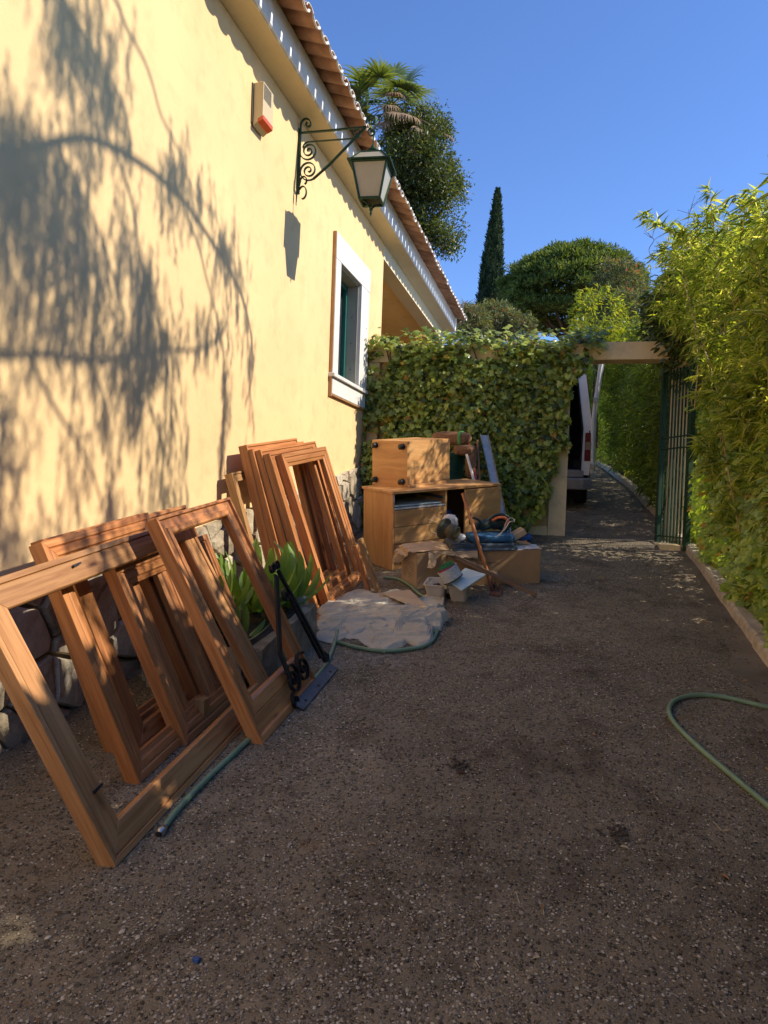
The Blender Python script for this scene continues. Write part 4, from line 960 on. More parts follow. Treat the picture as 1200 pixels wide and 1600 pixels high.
# ------------------------------------------------------------------ cardboard boxes
BA = Fr(-1.150, 5.86, .66); BB = Fr(-.92, 6.03, .358)
ba = thing('cardboard_box', tuple(BA.p(.2, .2, 0)), 'torn cardboard box with printed side and crumpled flaps, in front of the desk drawers', 'cardboard box', 'cardboard boxes in front of the desk')
HA = .30
fbox(BA, 'side', (0, .0, 0), (.30, .006, HA), M['card'], ba); fbox(BA, 'side', (.0, .007, 0), (.006, .30, HA), M['cardlt'], ba, label='printed end of the box')
fbox(BA, 'side', (.007, .294, 0), (.30, .30, HA), M['card'], ba); fbox(BA, 'bottom', (.007, .007, 0.002), (.30, .293, .006), M['card'], ba)
# rows of print on the end
mb = MB(); rs = random.Random(4)
for r_ in range(9):
    yy = .045
    while yy < (.25 if r_ not in (0, 1, 8) else .19):
        w_ = rs.uniform(.007, .013); z0 = .235-r_*.021
        if rs.random() < .85:
            for s_ in range(3):
                a = yy+rs.uniform(0, w_*.6); z = z0+rs.uniform(0, .008)
                if s_ % 2: pa = [(a, z), (a+.0022, z), (a+.0022, z+.009), (a, z+.009)]
                else: pa = [(yy, z), (yy+w_, z), (yy+w_, z+.0022), (yy, z+.0022)]
                mb.add([tuple(BA.p(-.0012, .30-q[0], q[1])) for q in pa], [(0, 1, 2, 3), (3, 2, 1, 0)])
        yy += w_+.005
mb.build('print', M['ink'], ba, kind='stuff')
def flap(parent, pts, m, name='flap', bend=.03, n=8, th=.004, seed=0):
    # bilinear patch of four corners, bent and crumpled
    rs = random.Random(seed); a, b_, c, d = [V(p) for p in pts]; nn = (b_-a).cross(d-a).normalized(); vs = []
    for i in range(n+1):
        for j in range(n+1):
            u, v = i/n, j/n; p = (a*(1-u)+b_*u)*(1-v)+(d*(1-u)+c*u)*v
            p += nn*(bend*math.sin(math.pi*u)*.6+bend*.5*math.sin(v*5+u*3+seed))+Vector((rs.uniform(-1, 1), rs.uniform(-1, 1), rs.uniform(-1, 1)))*(.003+.006*(v > .9)); vs.append(tuple(p))
    fs = [(i*(n+1)+j, (i+1)*(n+1)+j, (i+1)*(n+1)+j+1, i*(n+1)+j+1) for i in range(n) for j in range(n)]
    o = MB().add(vs, fs).build(name, m, parent, smooth=False); s_ = o.modifiers.new('solid', 'SOLIDIFY'); s_.thickness = th; return o
flap(ba, [BA.p(-.04, .0, HA+.005), BA.p(.33, -.02, HA+.01), BA.p(.36, .26, HA+.02), BA.p(-.03, .30, HA+.015)], M['cardlt'], bend=.012, seed=1)
flap(ba, [BA.p(-.005, .12, HA+.01), BA.p(-.02, .30, HA+.01), BA.p(-.09, .30, HA-.13), BA.p(-.06, .24, HA-.14)], M['cardlt'], bend=.02, seed=2)
flap(ba, [BA.p(-.05, .02, HA+.015), BA.p(-.02, .28, HA+.02), BA.p(-.08, .26, HA-.03), BA.p(-.08, .05, HA-.025)], M['cardlt'], bend=.018, seed=7)
flap(ba, [BA.p(.10, -.01, HA+.005), BA.p(.20, -.01, HA+.005), BA.p(.12, -.09, HA-.11), BA.p(.07, -.07, HA-.12)], M['cardlt'], bend=.02, seed=3)
flap(ba, [BA.p(.12, -.01, HA+.006), BA.p(.52, -.10, HA+.0), BA.p(.50, -.13, HA-.06), BA.p(.30, -.08, HA-.03)], M['cardlt'], bend=.012, seed=4)
bb = thing('cardboard_box', tuple(BB.p(.4, .2, 0)), 'wide plain cardboard box carrying the blue cloth and slate case', 'cardboard box', 'cardboard boxes in front of the desk')
HB, WB, DB = .29, .80, .42
fbox(BB, 'side', (0, 0, 0), (WB, .006, HB), M['card'], bb); fbox(BB, 'side', (0, .007, 0), (.006, DB, HB), M['card'], bb)
fbox(BB, 'side', (WB-.006, .007, 0), (WB, DB, HB), M['card'], bb); fbox(BB, 'side', (.007, DB-.006, 0), (WB-.007, DB, HB), M['card'], bb)
fbox(BB, 'top', (.002, .007, HB-.012), (WB-.007, DB-.007, HB-.006), M['card'], bb)
flap(bb, [BB.p(.60, .02, HB+.002), BB.p(WB+.03, .05, HB-.0), BB.p(WB+.02, .20, HB+.006), BB.p(.60, .22, HB+.012)], M['whitep'], 'flap', .006, seed=5)
flap(bb, [BB.p(.58, .15, HB+.012), BB.p(WB-.02, .18, HB+.006), BB.p(WB-.12, .36, HB+.02), BB.p(.58, .33, HB+.025)], M['cardlt'], 'flap', .012, seed=6)
mb = MB().strip([BB.p(.30, -.0012, .20), BB.p(.44, -.0012, .185), BB.p(.37, -.0012, .145), BB.p(.29, -.0012, .16), BB.p(.37, -.0012, .19)], BB.y, .001, .003); mb.build('print', M['ink'], bb, kind='stuff')
# slate case, blue cloth
TOPB = HB+.004
def rbox(fr, name, lo, hi, r, m, parent, n=5, label=None, taper=0.0):
    pts = []; cx = [(lo[0]+r, lo[1]+r, math.pi), (hi[0]-r, lo[1]+r, 1.5*math.pi), (hi[0]-r, hi[1]-r, 0), (lo[0]+r, hi[1]-r, .5*math.pi)]
    for x, y, a0 in cx:
        for i in range(n): a = a0+(math.pi/2)*i/(n-1); pts.append((x+r*math.cos(a), y+r*math.sin(a)))
    k = len(pts); mx, my = (lo[0]+hi[0])/2, (lo[1]+hi[1])/2; vs = []
    for z, s_ in ((lo[2], 1), (hi[2]-.012, 1-taper), (hi[2], 1-taper-.05)):
        vs += [tuple(fr.p(mx+(x-mx)*s_, my+(y-my)*s_, z)) for x, y in pts]
    fs = [tuple(range(k))[::-1], tuple(range(2*k, 3*k))]+[(l_*k+i, l_*k+(i+1) % k, (l_+1)*k+(i+1) % k, (l_+1)*k+i) for l_ in range(2) for i in range(k)]
    return MB().add(vs, fs).build(name, m, parent, label=label)
case = thing('plastic_case', tuple(BB.p(.3, .2, TOPB)), 'slate blue plastic lid with rounded corners lying on the wide box', 'case')
rbox(BB, 'lid', (.02, .0, TOPB), (.60, .38, TOPB+.055), .06, M['caseblue'], case, taper=.03); rbox(BB, 'rim', (.005, -.015, TOPB-.002), (.615, .39, TOPB+.018), .07, M['caseblue'], case)
def lump(name, fr, ctr, size, m, label, cat, seed=1, amp=.25, parent=None, n=22, sq=.5):
    rs = random.Random(seed); ph = [(rs.uniform(2, 7), rs.uniform(2, 7), rs.uniform(0, 6), rs.uniform(.3, 1)) for _ in range(7)]; vs = []
    for i in range(n+1):
        t = math.pi*i/n
        for j in range(2*n):
            p = math.pi*j/n; d = Vector((math.sin(t)*math.cos(p), math.sin(t)*math.sin(p), math.cos(t)))
            e = Vector([math.copysign(abs(q)**sq, q) for q in d])
            h = 1+amp*sum(w*(1-abs(math.sin(a*d.x*2+b_*d.y*2+c+d.z*3)))**2 for a, b_, c, w in ph)/4-amp*.4
            vs.append(tuple(fr.p(ctr[0]+e.x*size[0]*h, ctr[1]+e.y*size[1]*h, max(ctr[2]-size[2]*.98, ctr[2]+e.z*size[2]*h))))
    k = 2*n; fs = [(i*k+j, (i+1)*k+j, (i+1)*k+(j+1) % k, i*k+(j+1) % k) for i in range(n) for j in range(k)]
    o = MB().add(vs, fs).build(name, m, parent, smooth=True)
    return tag(o, label, cat) if label else o
lump('folded_cloth', BB, (.40, .17, TOPB+.055+.032), (.20, .13, .032), M['bluecloth'], 'folded blue cloth lying on the slate case', 'cloth', 3, .18, sq=.35)
lump('blue_tarpaulin', D, (.71, .20, .26), (.07, .14, .24), M['tarp'], 'crumpled blue tarpaulin stuffed in the kneehole of the desk', 'tarpaulin', 6, .3)
# hedge trimmer
def tool():
    z0 = TOPB+.055+.066; T = thing('power_tool', tuple(BB.p(.42, .22, z0)), 'dark green and orange power tool lying on the blue cloth', 'power tool')
    def L(a): return [BB.p(*q) for q in a]
    MB().tube(smooth(L([(.28, .20, z0+.05), (.36, .22, z0+.06), (.44, .24, z0+.075), (.52, .25, z0+.07), (.56, .25, z0+.04)]), 6), [.035]*4+[.05]*8+[.062]*7+[.058]*5+[.03], 12).build('body', M['greentool'], T, smooth=True)
    MB().tube(smooth(L([(.38, .20, z0+.09), (.44, .20, z0+.14), (.52, .20, z0+.15), (.58, .20, z0+.11), (.58, .20, z0+.05), (.54, .2, z0+.01)]), 6), .014, 8).build('handle', M['greentool'], T, smooth=True)
    MB().tube(smooth(L([(.42, .185, z0+.10), (.47, .18, z0+.127), (.53, .18, z0+.125), (.56, .18, z0+.09), (.53, .18, z0+.06)]), 6), .013, 8).build('grip', M['orange'], T, smooth=True)
    MB().tube(smooth(L([(.26, .15, z0+.06), (.22, .16, z0+.09), (.24, .17, z0+.13), (.30, .17, z0+.11), (.33, .17, z0+.06)]), 6), .010, 8).build('front_handle', M['greentool'], T, smooth=True)
    C_ = thing('power_cable', tuple(BB.p(.4, .1, z0)), 'pale cable looped over the power tool', 'cable')
    MB().tube(smooth(L([(.60, .12, z0+.115), (.56, .08, z0+.14), (.52, .07, z0+.12), (.49, .06, z0+.05), (.45, .05, z0+.0), (.40, .05, z0-.02)]), 8), .0045, 6).build('cable', M['cable'], C_, smooth=True)
    MB().tube(smooth(L([(.60, .13, z0+.105), (.55, .10, z0+.10), (.50, .08, z0+.04), (.44, .07, z0-.01)]), 8), .0045, 6).build('cable', M['cable'], C_, smooth=True)
    K = thing('black_cable', tuple(BB.p(.1, .1, TOPB)), 'thin black cable trailing across the slate case', 'cable')
    MB().tube(smooth(L([(.36, .0, z0-.02), (.28, .02, z0-.055), (.18, .0, z0-.05), (.12, -.02, z0-.06), (.10, .02, z0-.06), (.16, .06, z0-.05), (.2, .12, z0-.04)]), 8), .004, 6).build('cable', M['foot'], K, smooth=True)
tool()
bk = thing('pale_box', tuple(BB.p(.66, .2, TOPB)), 'small pale box with dark edges leaning beside the power tool', 'box')
Bk = Fr(0, 0, .9); Bk.o = BB.p(.60, .16, TOPB+.03); Bk.x = (BB.x*.85+BB.z*.5).normalized(); Bk.y = BB.y; Bk.z = Bk.x.cross(Bk.y).normalized()
fbox(Bk, 'case', (0, 0, 0), (.15, .12, .05), M['cardlt'], bk, bev=.004); fbox(Bk, 'edge', (0, -.004, -.006), (.155, .122, -.0005), M['foot'], bk)
_b = atY(703, 815, 6.12); lump('plastic_bag', Fr(_b[0], _b[1], .3, z=_b[2]), (0, 0, -.01), (.068, .06, .072), M['bag'], 'scrunched white plastic bag with knotted neck on the boxes', 'plastic bag', 8, .3, sq=.85)
lump('plastic_bag', BB, (.13, .16, TOPB+.085), (.055, .05, .035), M['bag'], 'thin clear plastic bag slumped between the white bag and the blue cloth', 'plastic bag', 9, .5, sq=.8)
# olive lamp with round guard and wire hoops
def oil_lamp():
    c = V(atY(694, 826, 6.02)); T = thing('old_lamp', tuple(c), 'olive metal lamp lying on its side with a round shade and wire hoop', 'lamp')
    ax = Vector((.80, -.52, -.22)).normalized(); e1 = ax.cross(Vector((0, 0, 1))).normalized(); e2 = e1.cross(ax); Mx = basis(c, e1, e2, ax)
    m_ = M['olive']
    MB().lathe([(0, -.012), (.02, -.014), (.085, -.004), (.092, 0), (.092, .006), (.075, .010), (.04, .022), (.036, .03)], 28).build('shade', m_, T, Mx, smooth=True)
    MB().lathe([(.036, .024), (.036, .06), (.060, .066), (.064, .08), (.062, .13), (.05, .14), (.02, .145), (0, .145)], 24).build('tank', m_, T, Mx, smooth=True)
    MB().tube([Mx @ Vector((.078*math.cos(a), .078*math.sin(a), -.10)) for a in np.linspace(0, 2*math.pi, 26)], .0028, 6, caps=False).build('hoop', M['chrome'], T, smooth=True)
    for a in (0.6, 2.4, 4.2, 5.6): MB().tube([Mx @ Vector((.078*math.cos(a), .078*math.sin(a), 0)), Mx @ Vector((.078*math.cos(a), .078*math.sin(a), -.13 if a < 1 else -.10))], .0028, 6).build('wire', M['chrome'], T)
oil_lamp()
# ------------------------------------------------------------------ plastic caddy, tin, board
CD = Fr(-1.03, 5.54, .02)
cd = thing('plastic_caddy', tuple(CD.p(.17, .13, 0)), 'beige plastic two bin caddy with centre handle on the drive', 'caddy')
def bin_(x0, x1, y0, y1, h):
    t = .006; s = .025
    def quad(name, pts): 
        o = MB().add(pts, [(0, 1, 2, 3)]).build(name, M['beige'], cd); m_ = o.modifiers.new('s', 'SOLIDIFY'); m_.thickness = t; m_.offset = 0; return o
    b = [(x0+s, y0+s), (x1-s*.4, y0+s), (x1-s*.4, y1-s), (x0+s, y1-s)]; tp = [(x0, y0), (x1, y0), (x1, y1), (x0, y1)]
    mb = MB(); n = 10; ring = []
    def rr(p, r, z):
        out = []; (ax, ay), (bx, by) = p[0], p[2]
        for cx, cy, a0 in ((ax+r, ay+r, math.pi), (bx-r, ay+r, 1.5*math.pi), (bx-r, by-r, 0), (ax+r, by-r, .5*math.pi)):
            for i in range(5): a = a0+math.pi/2*i/4; out.append(tuple(CD.p(cx+r*math.cos(a), cy+r*math.sin(a), z)))
        return out
    b2 = [(x+t*(1 if x < (x0+x1)/2 else -1), y+t*(1 if y < (y0+y1)/2 else -1)) for x, y in b]; t2 = [(x+t*(1 if x < (x0+x1)/2 else -1), y+t*(1 if y < (y0+y1)/2 else -1)) for x, y in tp]
    o1, o2 = [(x0-.008, y0-.008)]*2+[(x1+.008, y1+.008)], None
    rings = [rr(b, .03, 0), rr(tp, .035, h-.012), rr([(x0-.008, y0-.008), 0, (x1+.008, y1+.008)], .04, h-.010), rr([(x0-.008, y0-.008), 0, (x1+.008, y1+.008)], .04, h), rr(t2, .03, h), rr(b2, .025, .008)]
    k = 20
    for r_ in rings: mb.v += r_
    for l_ in range(5): mb.f += [(l_*k+i, l_*k+(i+1) % k, (l_+1)*k+(i+1) % k, (l_+1)*k+i) for i in range(k)]
    mb.f.append(tuple(range(k))[::-1]); mb.f.append(tuple(range(5*k, 6*k)))
    mb.build('bin', M['beige'], cd, smooth=False, bev=.0015)
bin_(0, .165, 0, .26, .125); bin_(.185, .34, 0, .26, .125)
hx = .175; hp = [(-.005, .118), (.05, .17), (.10, .20), (.16, .20), (.21, .17), (.265, .118)]
mb = MB()
for xx in (hx-.012, hx+.012): mb.v += [tuple(CD.p(xx, y, z)) for y, z in [(-.005, .10)]+hp+[(.265, .10)]]
k = 8; mb.f += [tuple(range(k)), tuple(range(k, 2*k))[::-1]]+[(i, k+i, k+(i+1) % k, (i+1) % k) for i in range(k)]
mb.build('handle', M['beige'], cd, bev=.003)
fbox(CD, 'grip_slot', (hx-.0135, .09, .155), (hx+.0135, .17, .178), M['foot'], cd, bev=.004)
for i, (x, y, z) in enumerate([(.06, .07, .075), (.105, .10, .07), (.07, .13, .075), (.11, .055, .06), (.12, .15, .07), (.065, .19, .07), (.10, .09, .10)]):
    ba_ = MB().lathe([(0.022*math.sin(t), -.022*math.cos(t)) for t in np.linspace(0, math.pi, 8)], 12, Matrix.Translation(CD.p(x, y, z))).build('ball', M['ball'], None, smooth=True)
    tag(ba_, 'small dark ball among others in the left bin of the caddy', 'ball', 'dark balls in the caddy')
pb = thing('white_board', tuple(CD.p(.3, .1, .13)), 'pale bluish white lid panel propped on the right bin of the caddy', 'panel')
a, b_, c, d = [V(q) for q in (atY(703, 908, 5.48), atY(722, 922, 5.42), atY(760, 897, 5.60), atY(727, 887, 5.78))]
nn = (b_-a).cross(d-a).normalized(); nn = nn if nn.z > 0 else -nn
a, b_, c, d = [q+Vector((0, 0, .0)) for q in (a, b_, c, d)]
MB().hexa([a-nn*.014, b_-nn*.014, c-nn*.014, d-nn*.014, a, b_, c, d]).build('panel', M['paleblue'], pb, bev=.003)
tn = thing('tin', tuple(atY(703, 893, 5.5)), 'tilted white labelled tin with rolled green and magenta webbing inside, on the caddy', 'tin')
c = V(atY(703, 896, 5.50)); ax = Vector((-.50, -.16, .85)).normalized(); e1 = ax.cross(Vector((0, 1, 0))).normalized(); e2 = ax.cross(e1); Mx = basis(c, e1, e2, ax)
MB().lathe([(0, -.055), (.078, -.055), (.080, -.05), (.080, .040), (.083, .045), (.081, .048), (.076, .046), (.076, -.04), (0, -.04)], 32).build('tin_body', M['label'], tn, Mx, smooth=False)
mb = MB().lathe([(.0805, -.054), (.084, -.054), (.084, -.046), (.0805, -.046)], 32); mb.build('rim', M['foot'], tn, Mx)
mb = MB()
for r_ in range(5): mb.add([Mx @ Vector((.0812*math.cos(a), .0812*math.sin(a), z)) for a in np.linspace(4.2, 5.4, 8) for z in (-.03+r_*.013, -.026+r_*.013)], [(i*2, i*2+2, i*2+3, i*2+1) for i in range(7)])
mb.build('print', M['ink'], tn)
for nm, mt, r0_, r1_, zt_ in (('webbing', M['green'], .07, .01, .075), ('webbing', M['magenta'], .073, .066, .058)):
    mb = MB(); tn_ = 4.5 if nm == 'webbing' and mt is M['green'] else .9; n = 90
    for i in range(n):
        f = i/(n-1); a = 2*math.pi*tn_*f; rr = (r0_+(r1_-r0_)*f)*(1+.05*math.sin(a*2.3))
        for zz in (-.0, zt_+.006*math.sin(a*1.7)): mb.v.append(tuple(Mx @ Vector((rr*math.cos(a), rr*math.sin(a), zz))))
    mb.f = [(i*2, i*2+2, i*2+3, i*2+1) for i in range(n-1)]; o = mb.build(nm, mt, tn); s_ = o.modifiers.new('s', 'SOLIDIFY'); s_.thickness = .003
# ------------------------------------------------------------------ digging tool and lath
tl = thing('hoe', tuple(gnd(773, 928)), 'long orange wooden handle with a rusted blade, leaning in front of the boxes', 'hoe')
a, b_ = V(gnd(770, 922, .02)), V(atY(723, 771, 6.20)); x = (b_-a).normalized(); y_ = x.orthogonal().normalized()
Mh = basis(a, x, y_, x.cross(y_)); L_ = (b_-a).length
MB().tube([(0, 0, 0), (L_*.5, .003, 0), (L_, 0, 0)], [.016, .015, .014], 10).build('handle', M['handle'], tl, Mh, smooth=True)
mb = MB(); q0 = a+x*.10; out = Vector((.9, -.35, 0)).normalized()
MB().tube([a-x*.02, a+x*.12], [.021, .018], 10).build('socket', M['rust'], tl, smooth=True)
for k, (du, dv) in enumerate(((.05, .05), (.02, .08), (-.02, .065))):
    e = a+out*(.03+du)+Vector((0, -.01+.03*k, 0)); e.z = gz(e.y)+.008
    MB().tube(smooth([a+x*.06, a+x*.07+out*(.02+.012*k), e+Vector((0, 0, .03)), e], 5), .006, 6).build('tine', M['rust'], tl, smooth=True)
MB().hexa([V(gnd(764, 931, 0))+Vector(q) for q in ((0, 0, .001), (.09, -.01, .001), (.09, .06, .001), (0, .07, .001), (0, .01, .02), (.09, 0, .02), (.08, .05, .035), (.01, .06, .035))]).build('blade', M['rust'], tl, bev=.004)
board('wooden_lath', gnd(836, 934)+[0, 0, .004], BB.p(.02, -.035, HB-.04), (0, 0, 1), .035, .012, M['greywood'], 'weathered split lath sloping from the boxes down to the drive', 'lath', end=.02)
board('wooden_lath', gnd(800, 915)+[0, -.05, .004], BB.p(-.02, -.05, HB-.01), (0, .3, 1), .05, .012, M['greywood'], 'wider weathered lath lying along the front of the wide box', 'lath')

# ------------------------------------------------------------------ things behind the desk
bn = thing('green_bin', (-1.33, 8.02, gz(8.02)), 'round dark green plastic bin behind the desk', 'bin')
zb_ = gz(8.02); Mx = Matrix.Translation((-1.30, 7.98, 0))
MB().lathe([(0, zb_), (.16, zb_), (.22, 2.0), (.24, 2.0), (.24, 2.04), (.215, 2.04), (.21, 1.98), (.15, zb_+.02), (0, zb_+.02)], 32, Mx).build('barrel', M['bin'], bn, smooth=False)
for z in (1.55, 1.85): MB().lathe([(.16+.06*(z-zb_)/(2-zb_), z-.01), (.172+.06*(z-zb_)/(2-zb_), z), (.16+.06*(z-zb_)/(2-zb_), z+.01)], 32, Mx).build('rib', M['bin'], bn, smooth=True)
bl_ = thing('blanket', (-1.2, 7.95, 2.05), 'brown woven blanket with a green band folded over the green bin', 'blanket')
def drape(cx, cy, z, sx, sy, m, parent, name, seed, n=18, amp=.03, drop=0.0):
    vs = []
    for i in range(n+1):
        for j in range(n+1):
            u, v = i/n*2-1, j/n*2-1; r_ = max(abs(u), abs(v)); h = .06*(1-(abs(u)**3))*(1-(abs(v)**3)) + amp*math.sin(u*5+seed)*math.cos(v*4+seed*2)+amp*.6*math.sin(u*11+v*3)
            vs.append((cx+u*sx, cy+v*sy, z+h-drop*max(0, u)**2-.5*drop*max(0, -v)**2))
    o = MB().add(vs, [(i*(n+1)+j, (i+1)*(n+1)+j, (i+1)*(n+1)+j+1, i*(n+1)+j+1) for i in range(n) for j in range(n)]).build(name, m, parent, smooth=True)
    s_ = o.modifiers.new('s', 'SOLIDIFY'); s_.thickness = .012; s_.offset = 0; return o
o = lump('fold', Fr(-1.22, 7.93, -.1, z=2.02), (0, 0, .19), (.22, .12, .075), M['towel'], None, None, 4, .2, parent=bl_, sq=.6)
o = lump('fold', Fr(-1.06, 7.86, -.1, z=2.0), (0, 0, .08), (.12, .12, .06), M['towel'], None, None, 5, .2, parent=bl_, sq=.6)
o = lump('fold', Fr(-.99, 7.86, -.1, z=1.78), (0, 0, .16), (.055, .08, .17), M['towel'], None, None, 7, .2, parent=bl_, sq=.6)
fr_ = Fr(-1.22, 7.93, -.1, z=2.02)
lump('band', fr_, (.11, 0, .19), (.026, .128, .083), M['stripe'], None, None, 4, .2, parent=bl_, sq=.6)
def pole(name, px0, Y0_, px1, Y1_, r, m, label, cat, ext=.0):
    a, b_ = V(atY(*px0, Y0_)), V(atY(*px1, Y1_)); d = (a-b_).normalized(); a2 = b_; 
    t = (a2.z-gz(a2.y))/max(.2, d.z-G*d.y); a2 = a2-d*t*.985
    return tag(MB().tube([a2, a], r, 10).build(name, m, None, smooth=True), label, cat)
pole('red_pole', (731, 687), 7.95, (744, 750), 7.75, .011, M['red'], 'thin red pole leaning between the white tube and the brown pole', 'pole')
pole('white_tube', (729, 710), 7.75, (741, 752), 7.68, .016, M['whitep'], 'short white tube with an open end behind the desk', 'tube')
pole('brown_pole', (746, 688), 7.98, (749, 752), 7.85, .014, M['brownp'], 'upright brown wooden pole behind the desk, beside the steel channel', 'pole')
st = thing('steel_channel', (-.72, 7.8, gz(7.8)), 'grey galvanised steel channel leaning upright against the ivy', 'metal channel')
a, b_ = V(atY(756, 680, 8.15)), V(atY(772, 752, 7.85)); d = (a-b_).normalized(); b2 = b_-d*((b_.z-gz(b_.y))/(d.z-G*d.y))*.99
sx_ = Vector((1, .25, 0)).normalized(); sy_ = d.cross(sx_).normalized()
def chan(u0, u1, v0, v1, nm): MB().hexa([q+sx_*u+sy_*v for q in (b2, a) for u, v in ((u0, v0), (u1, v0), (u1, v1), (u0, v1))]).build(nm, M['galv'], st, bev=.002)
chan(-.045, .045, 0, .004, 'web'); chan(-.045, -.041, -.03, -.0005, 'flange'); chan(.041, .045, -.03, -.0005, 'flange'); chan(-.012, .012, .0045, .012, 'rib')
for (x, y, s_, mm, lb) in ((-.42, 8.1, (.11, .1, .055), M['tarp'], 'crumpled dark blue sheeting at the foot of the ivy'), (-.62, 8.0, (.08, .07, .13), M['galv'], 'grey plastic sack standing behind the wide box')):
    lump('plastic_sheeting' if mm is M['tarp'] else 'grey_sack', Fr(x, y, .2), (0, 0, s_[2]), s_, mm if mm is M['tarp'] else M['bag'], lb, 'sheeting' if mm is M['tarp'] else 'sack', 11, .35, sq=.8)
# litter on the drive
def chip(px, s_, m, label, cat, name, h=.012):
    p = gnd(*px); MBx = MB().hexa([V(p)+Vector((a*s_, b_*s_*.7, c*h)) for c in (0.05, 1) for a, b_ in ((-.5, -.4), (.5, -.6), (.6, .5), (-.4, .6))]); return tag(MBx.build(name, m, None, bev=.001), label, cat)
chip((306, 1503), .020, M['tarp'], 'tiny blue plastic fragment on the bare drive near the bottom', 'plastic fragment', 'plastic_fragment')
def fallen(px, L, m, label, dirv, nm='fallen_leaf', g=None):
    p = V(gnd(*px, .006)); T_ = T_OVAL; d = V(unit(np.array(dirv, float))); b_ = Vector((-d.y, d.x, 0)).normalized(); nrm = d.cross(b_)
    vs = [tuple(p+d*(q[0]*L)+b_*(q[1]*L*.45)+nrm*(q[2]*L*1.5)) for q in T_[0]]
    tag(MB().add(vs, [tuple(f) for f in T_[1]]).build(nm, m, None), label, 'leaf', g)
M['dryleaf'] = mat('dry_leaf', (.36, .20, .07), .8, .3, 30, .2); M['straw'] = mat('straw', (.48, .42, .28), .8, .2, 30, 0)
fallen((1062, 902), .045, M['dryleaf'], 'yellowish dry leaf on the cement strip near the gate', (1, .3, .1)); fallen((1080, 900), .05, M['rust'], 'dark curled dry leaf against the kerb', (.6, 1, .1))
fallen((712, 1208), .05, M['rust'], 'rusty dry leaf in the middle of the drive', (1, .2, .1)); fallen((968, 1322), .035, M['straw'], 'pale crumpled leaf on the bare drive below centre', (1, -.3, .1))
fallen((1125, 1365), .035, M['dryleaf'], 'thin brown leaf on the drive below the hose bend', (1, -1, 0))
for px, px2 in (((1114, 1283), (1128, 1298)), ((806, 1393), (812, 1412)), ((848, 1412), (850, 1430)), ((742, 1500), (750, 1512))):
    a, b_ = V(gnd(*px, .004)), V(gnd(*px2, .004)); tag(MB().tube([a, b_], .0014, 5).build('straw', M['straw'], None), 'bit of pale straw on the bare drive', 'straw', 'bits of straw on the drive')

def litter():
    n = 620; a = rng.random(n); Y = rng.uniform(1.6, 9, n); K = np.array([kx(v) for v in Y])
    X = np.where(a < .45, K-.02-np.abs(rng.normal(size=n))*.10, np.where(a < .75, -2.3+np.abs(rng.normal(size=n))*.35, rng.uniform(-2.2, 1.0, n)))
    P = np.stack([X, Y, G*Y+.007], 1); an = rng.uniform(0, 6.28, n)
    D = np.stack([np.cos(an), np.sin(an), G*np.sin(an)+.12*rng.normal(size=n)], 1); N = np.stack([.25*rng.normal(size=n), -G+.25*rng.normal(size=n), np.ones(n)], 1)
    mt = leafmat('leaf_litter', [(0, (.09, .05, .025)), (.5, (.22, .13, .06)), (.85, (.38, .24, .10)), (1, (.50, .42, .26))], .1, .8, (1.1, 1, .6))
    tag(leaves('leaf_litter', P, D, N, rng.uniform(.012, .034, n), rng.uniform(.005, .014, n), T_OVAL, mt), 'small dry leaves and needles scattered over the drive and along the kerb', 'leaf litter', kind='stuff')
    n = 2600; Y = 1.4+7*rng.random(n)**1.5; X = rng.uniform(-2.2, 1.1, n); k_ = np.sin(X*2.3+Y*1.9)+np.sin(X*5-Y*3) > .3; X, Y = X[k_], Y[k_]; n = len(X)
    an = rng.uniform(0, 6.28, n); P = np.stack([X, Y, G*Y+.006], 1); D = np.stack([np.cos(an), np.sin(an), G*np.sin(an)+.05*rng.normal(size=n)], 1)
    mn = leafmat('dry_needle', [(0, (.10, .05, .02)), (.7, (.28, .15, .06)), (1, (.55, .48, .32))], .05, .9, (1, 1, .6))
    tag(leaves('dry_needles', P, D, np.tile([0, -G, 1.], (n, 1)), rng.uniform(.010, .034, n), np.full(n, .0022), T_QUAD, mn), 'fine brown needles strewn over the drive', 'needles', kind='stuff')
litter()
for k_, (px, lb) in enumerate(((( 716, 1196), 'dark clump of dirt in the middle of the drive'), ((962, 1302), 'dark clump of dirt on the bare drive right of the middle'))):
    p = gnd(*px); mb = MB(); rs = random.Random(k_)
    for _ in range(60):
        q = (p[0]+rs.gauss(0, .026), p[1]+rs.gauss(0, .024)); r_ = rs.uniform(.0015, .0055)
        mb.hexa([Vector((q[0]+a*r_*rs.uniform(.7, 1.3), q[1]+b_*r_*rs.uniform(.7, 1.3), gz(q[1])+.002+c*r_*1.2)) for c in (0, 1) for a, b_ in ((-1, -1), (1, -1), (1, 1), (-1, 1))])
    tag(mb.build('dirt_clump', M['dirt'], None), lb, 'dirt', kind='stuff')

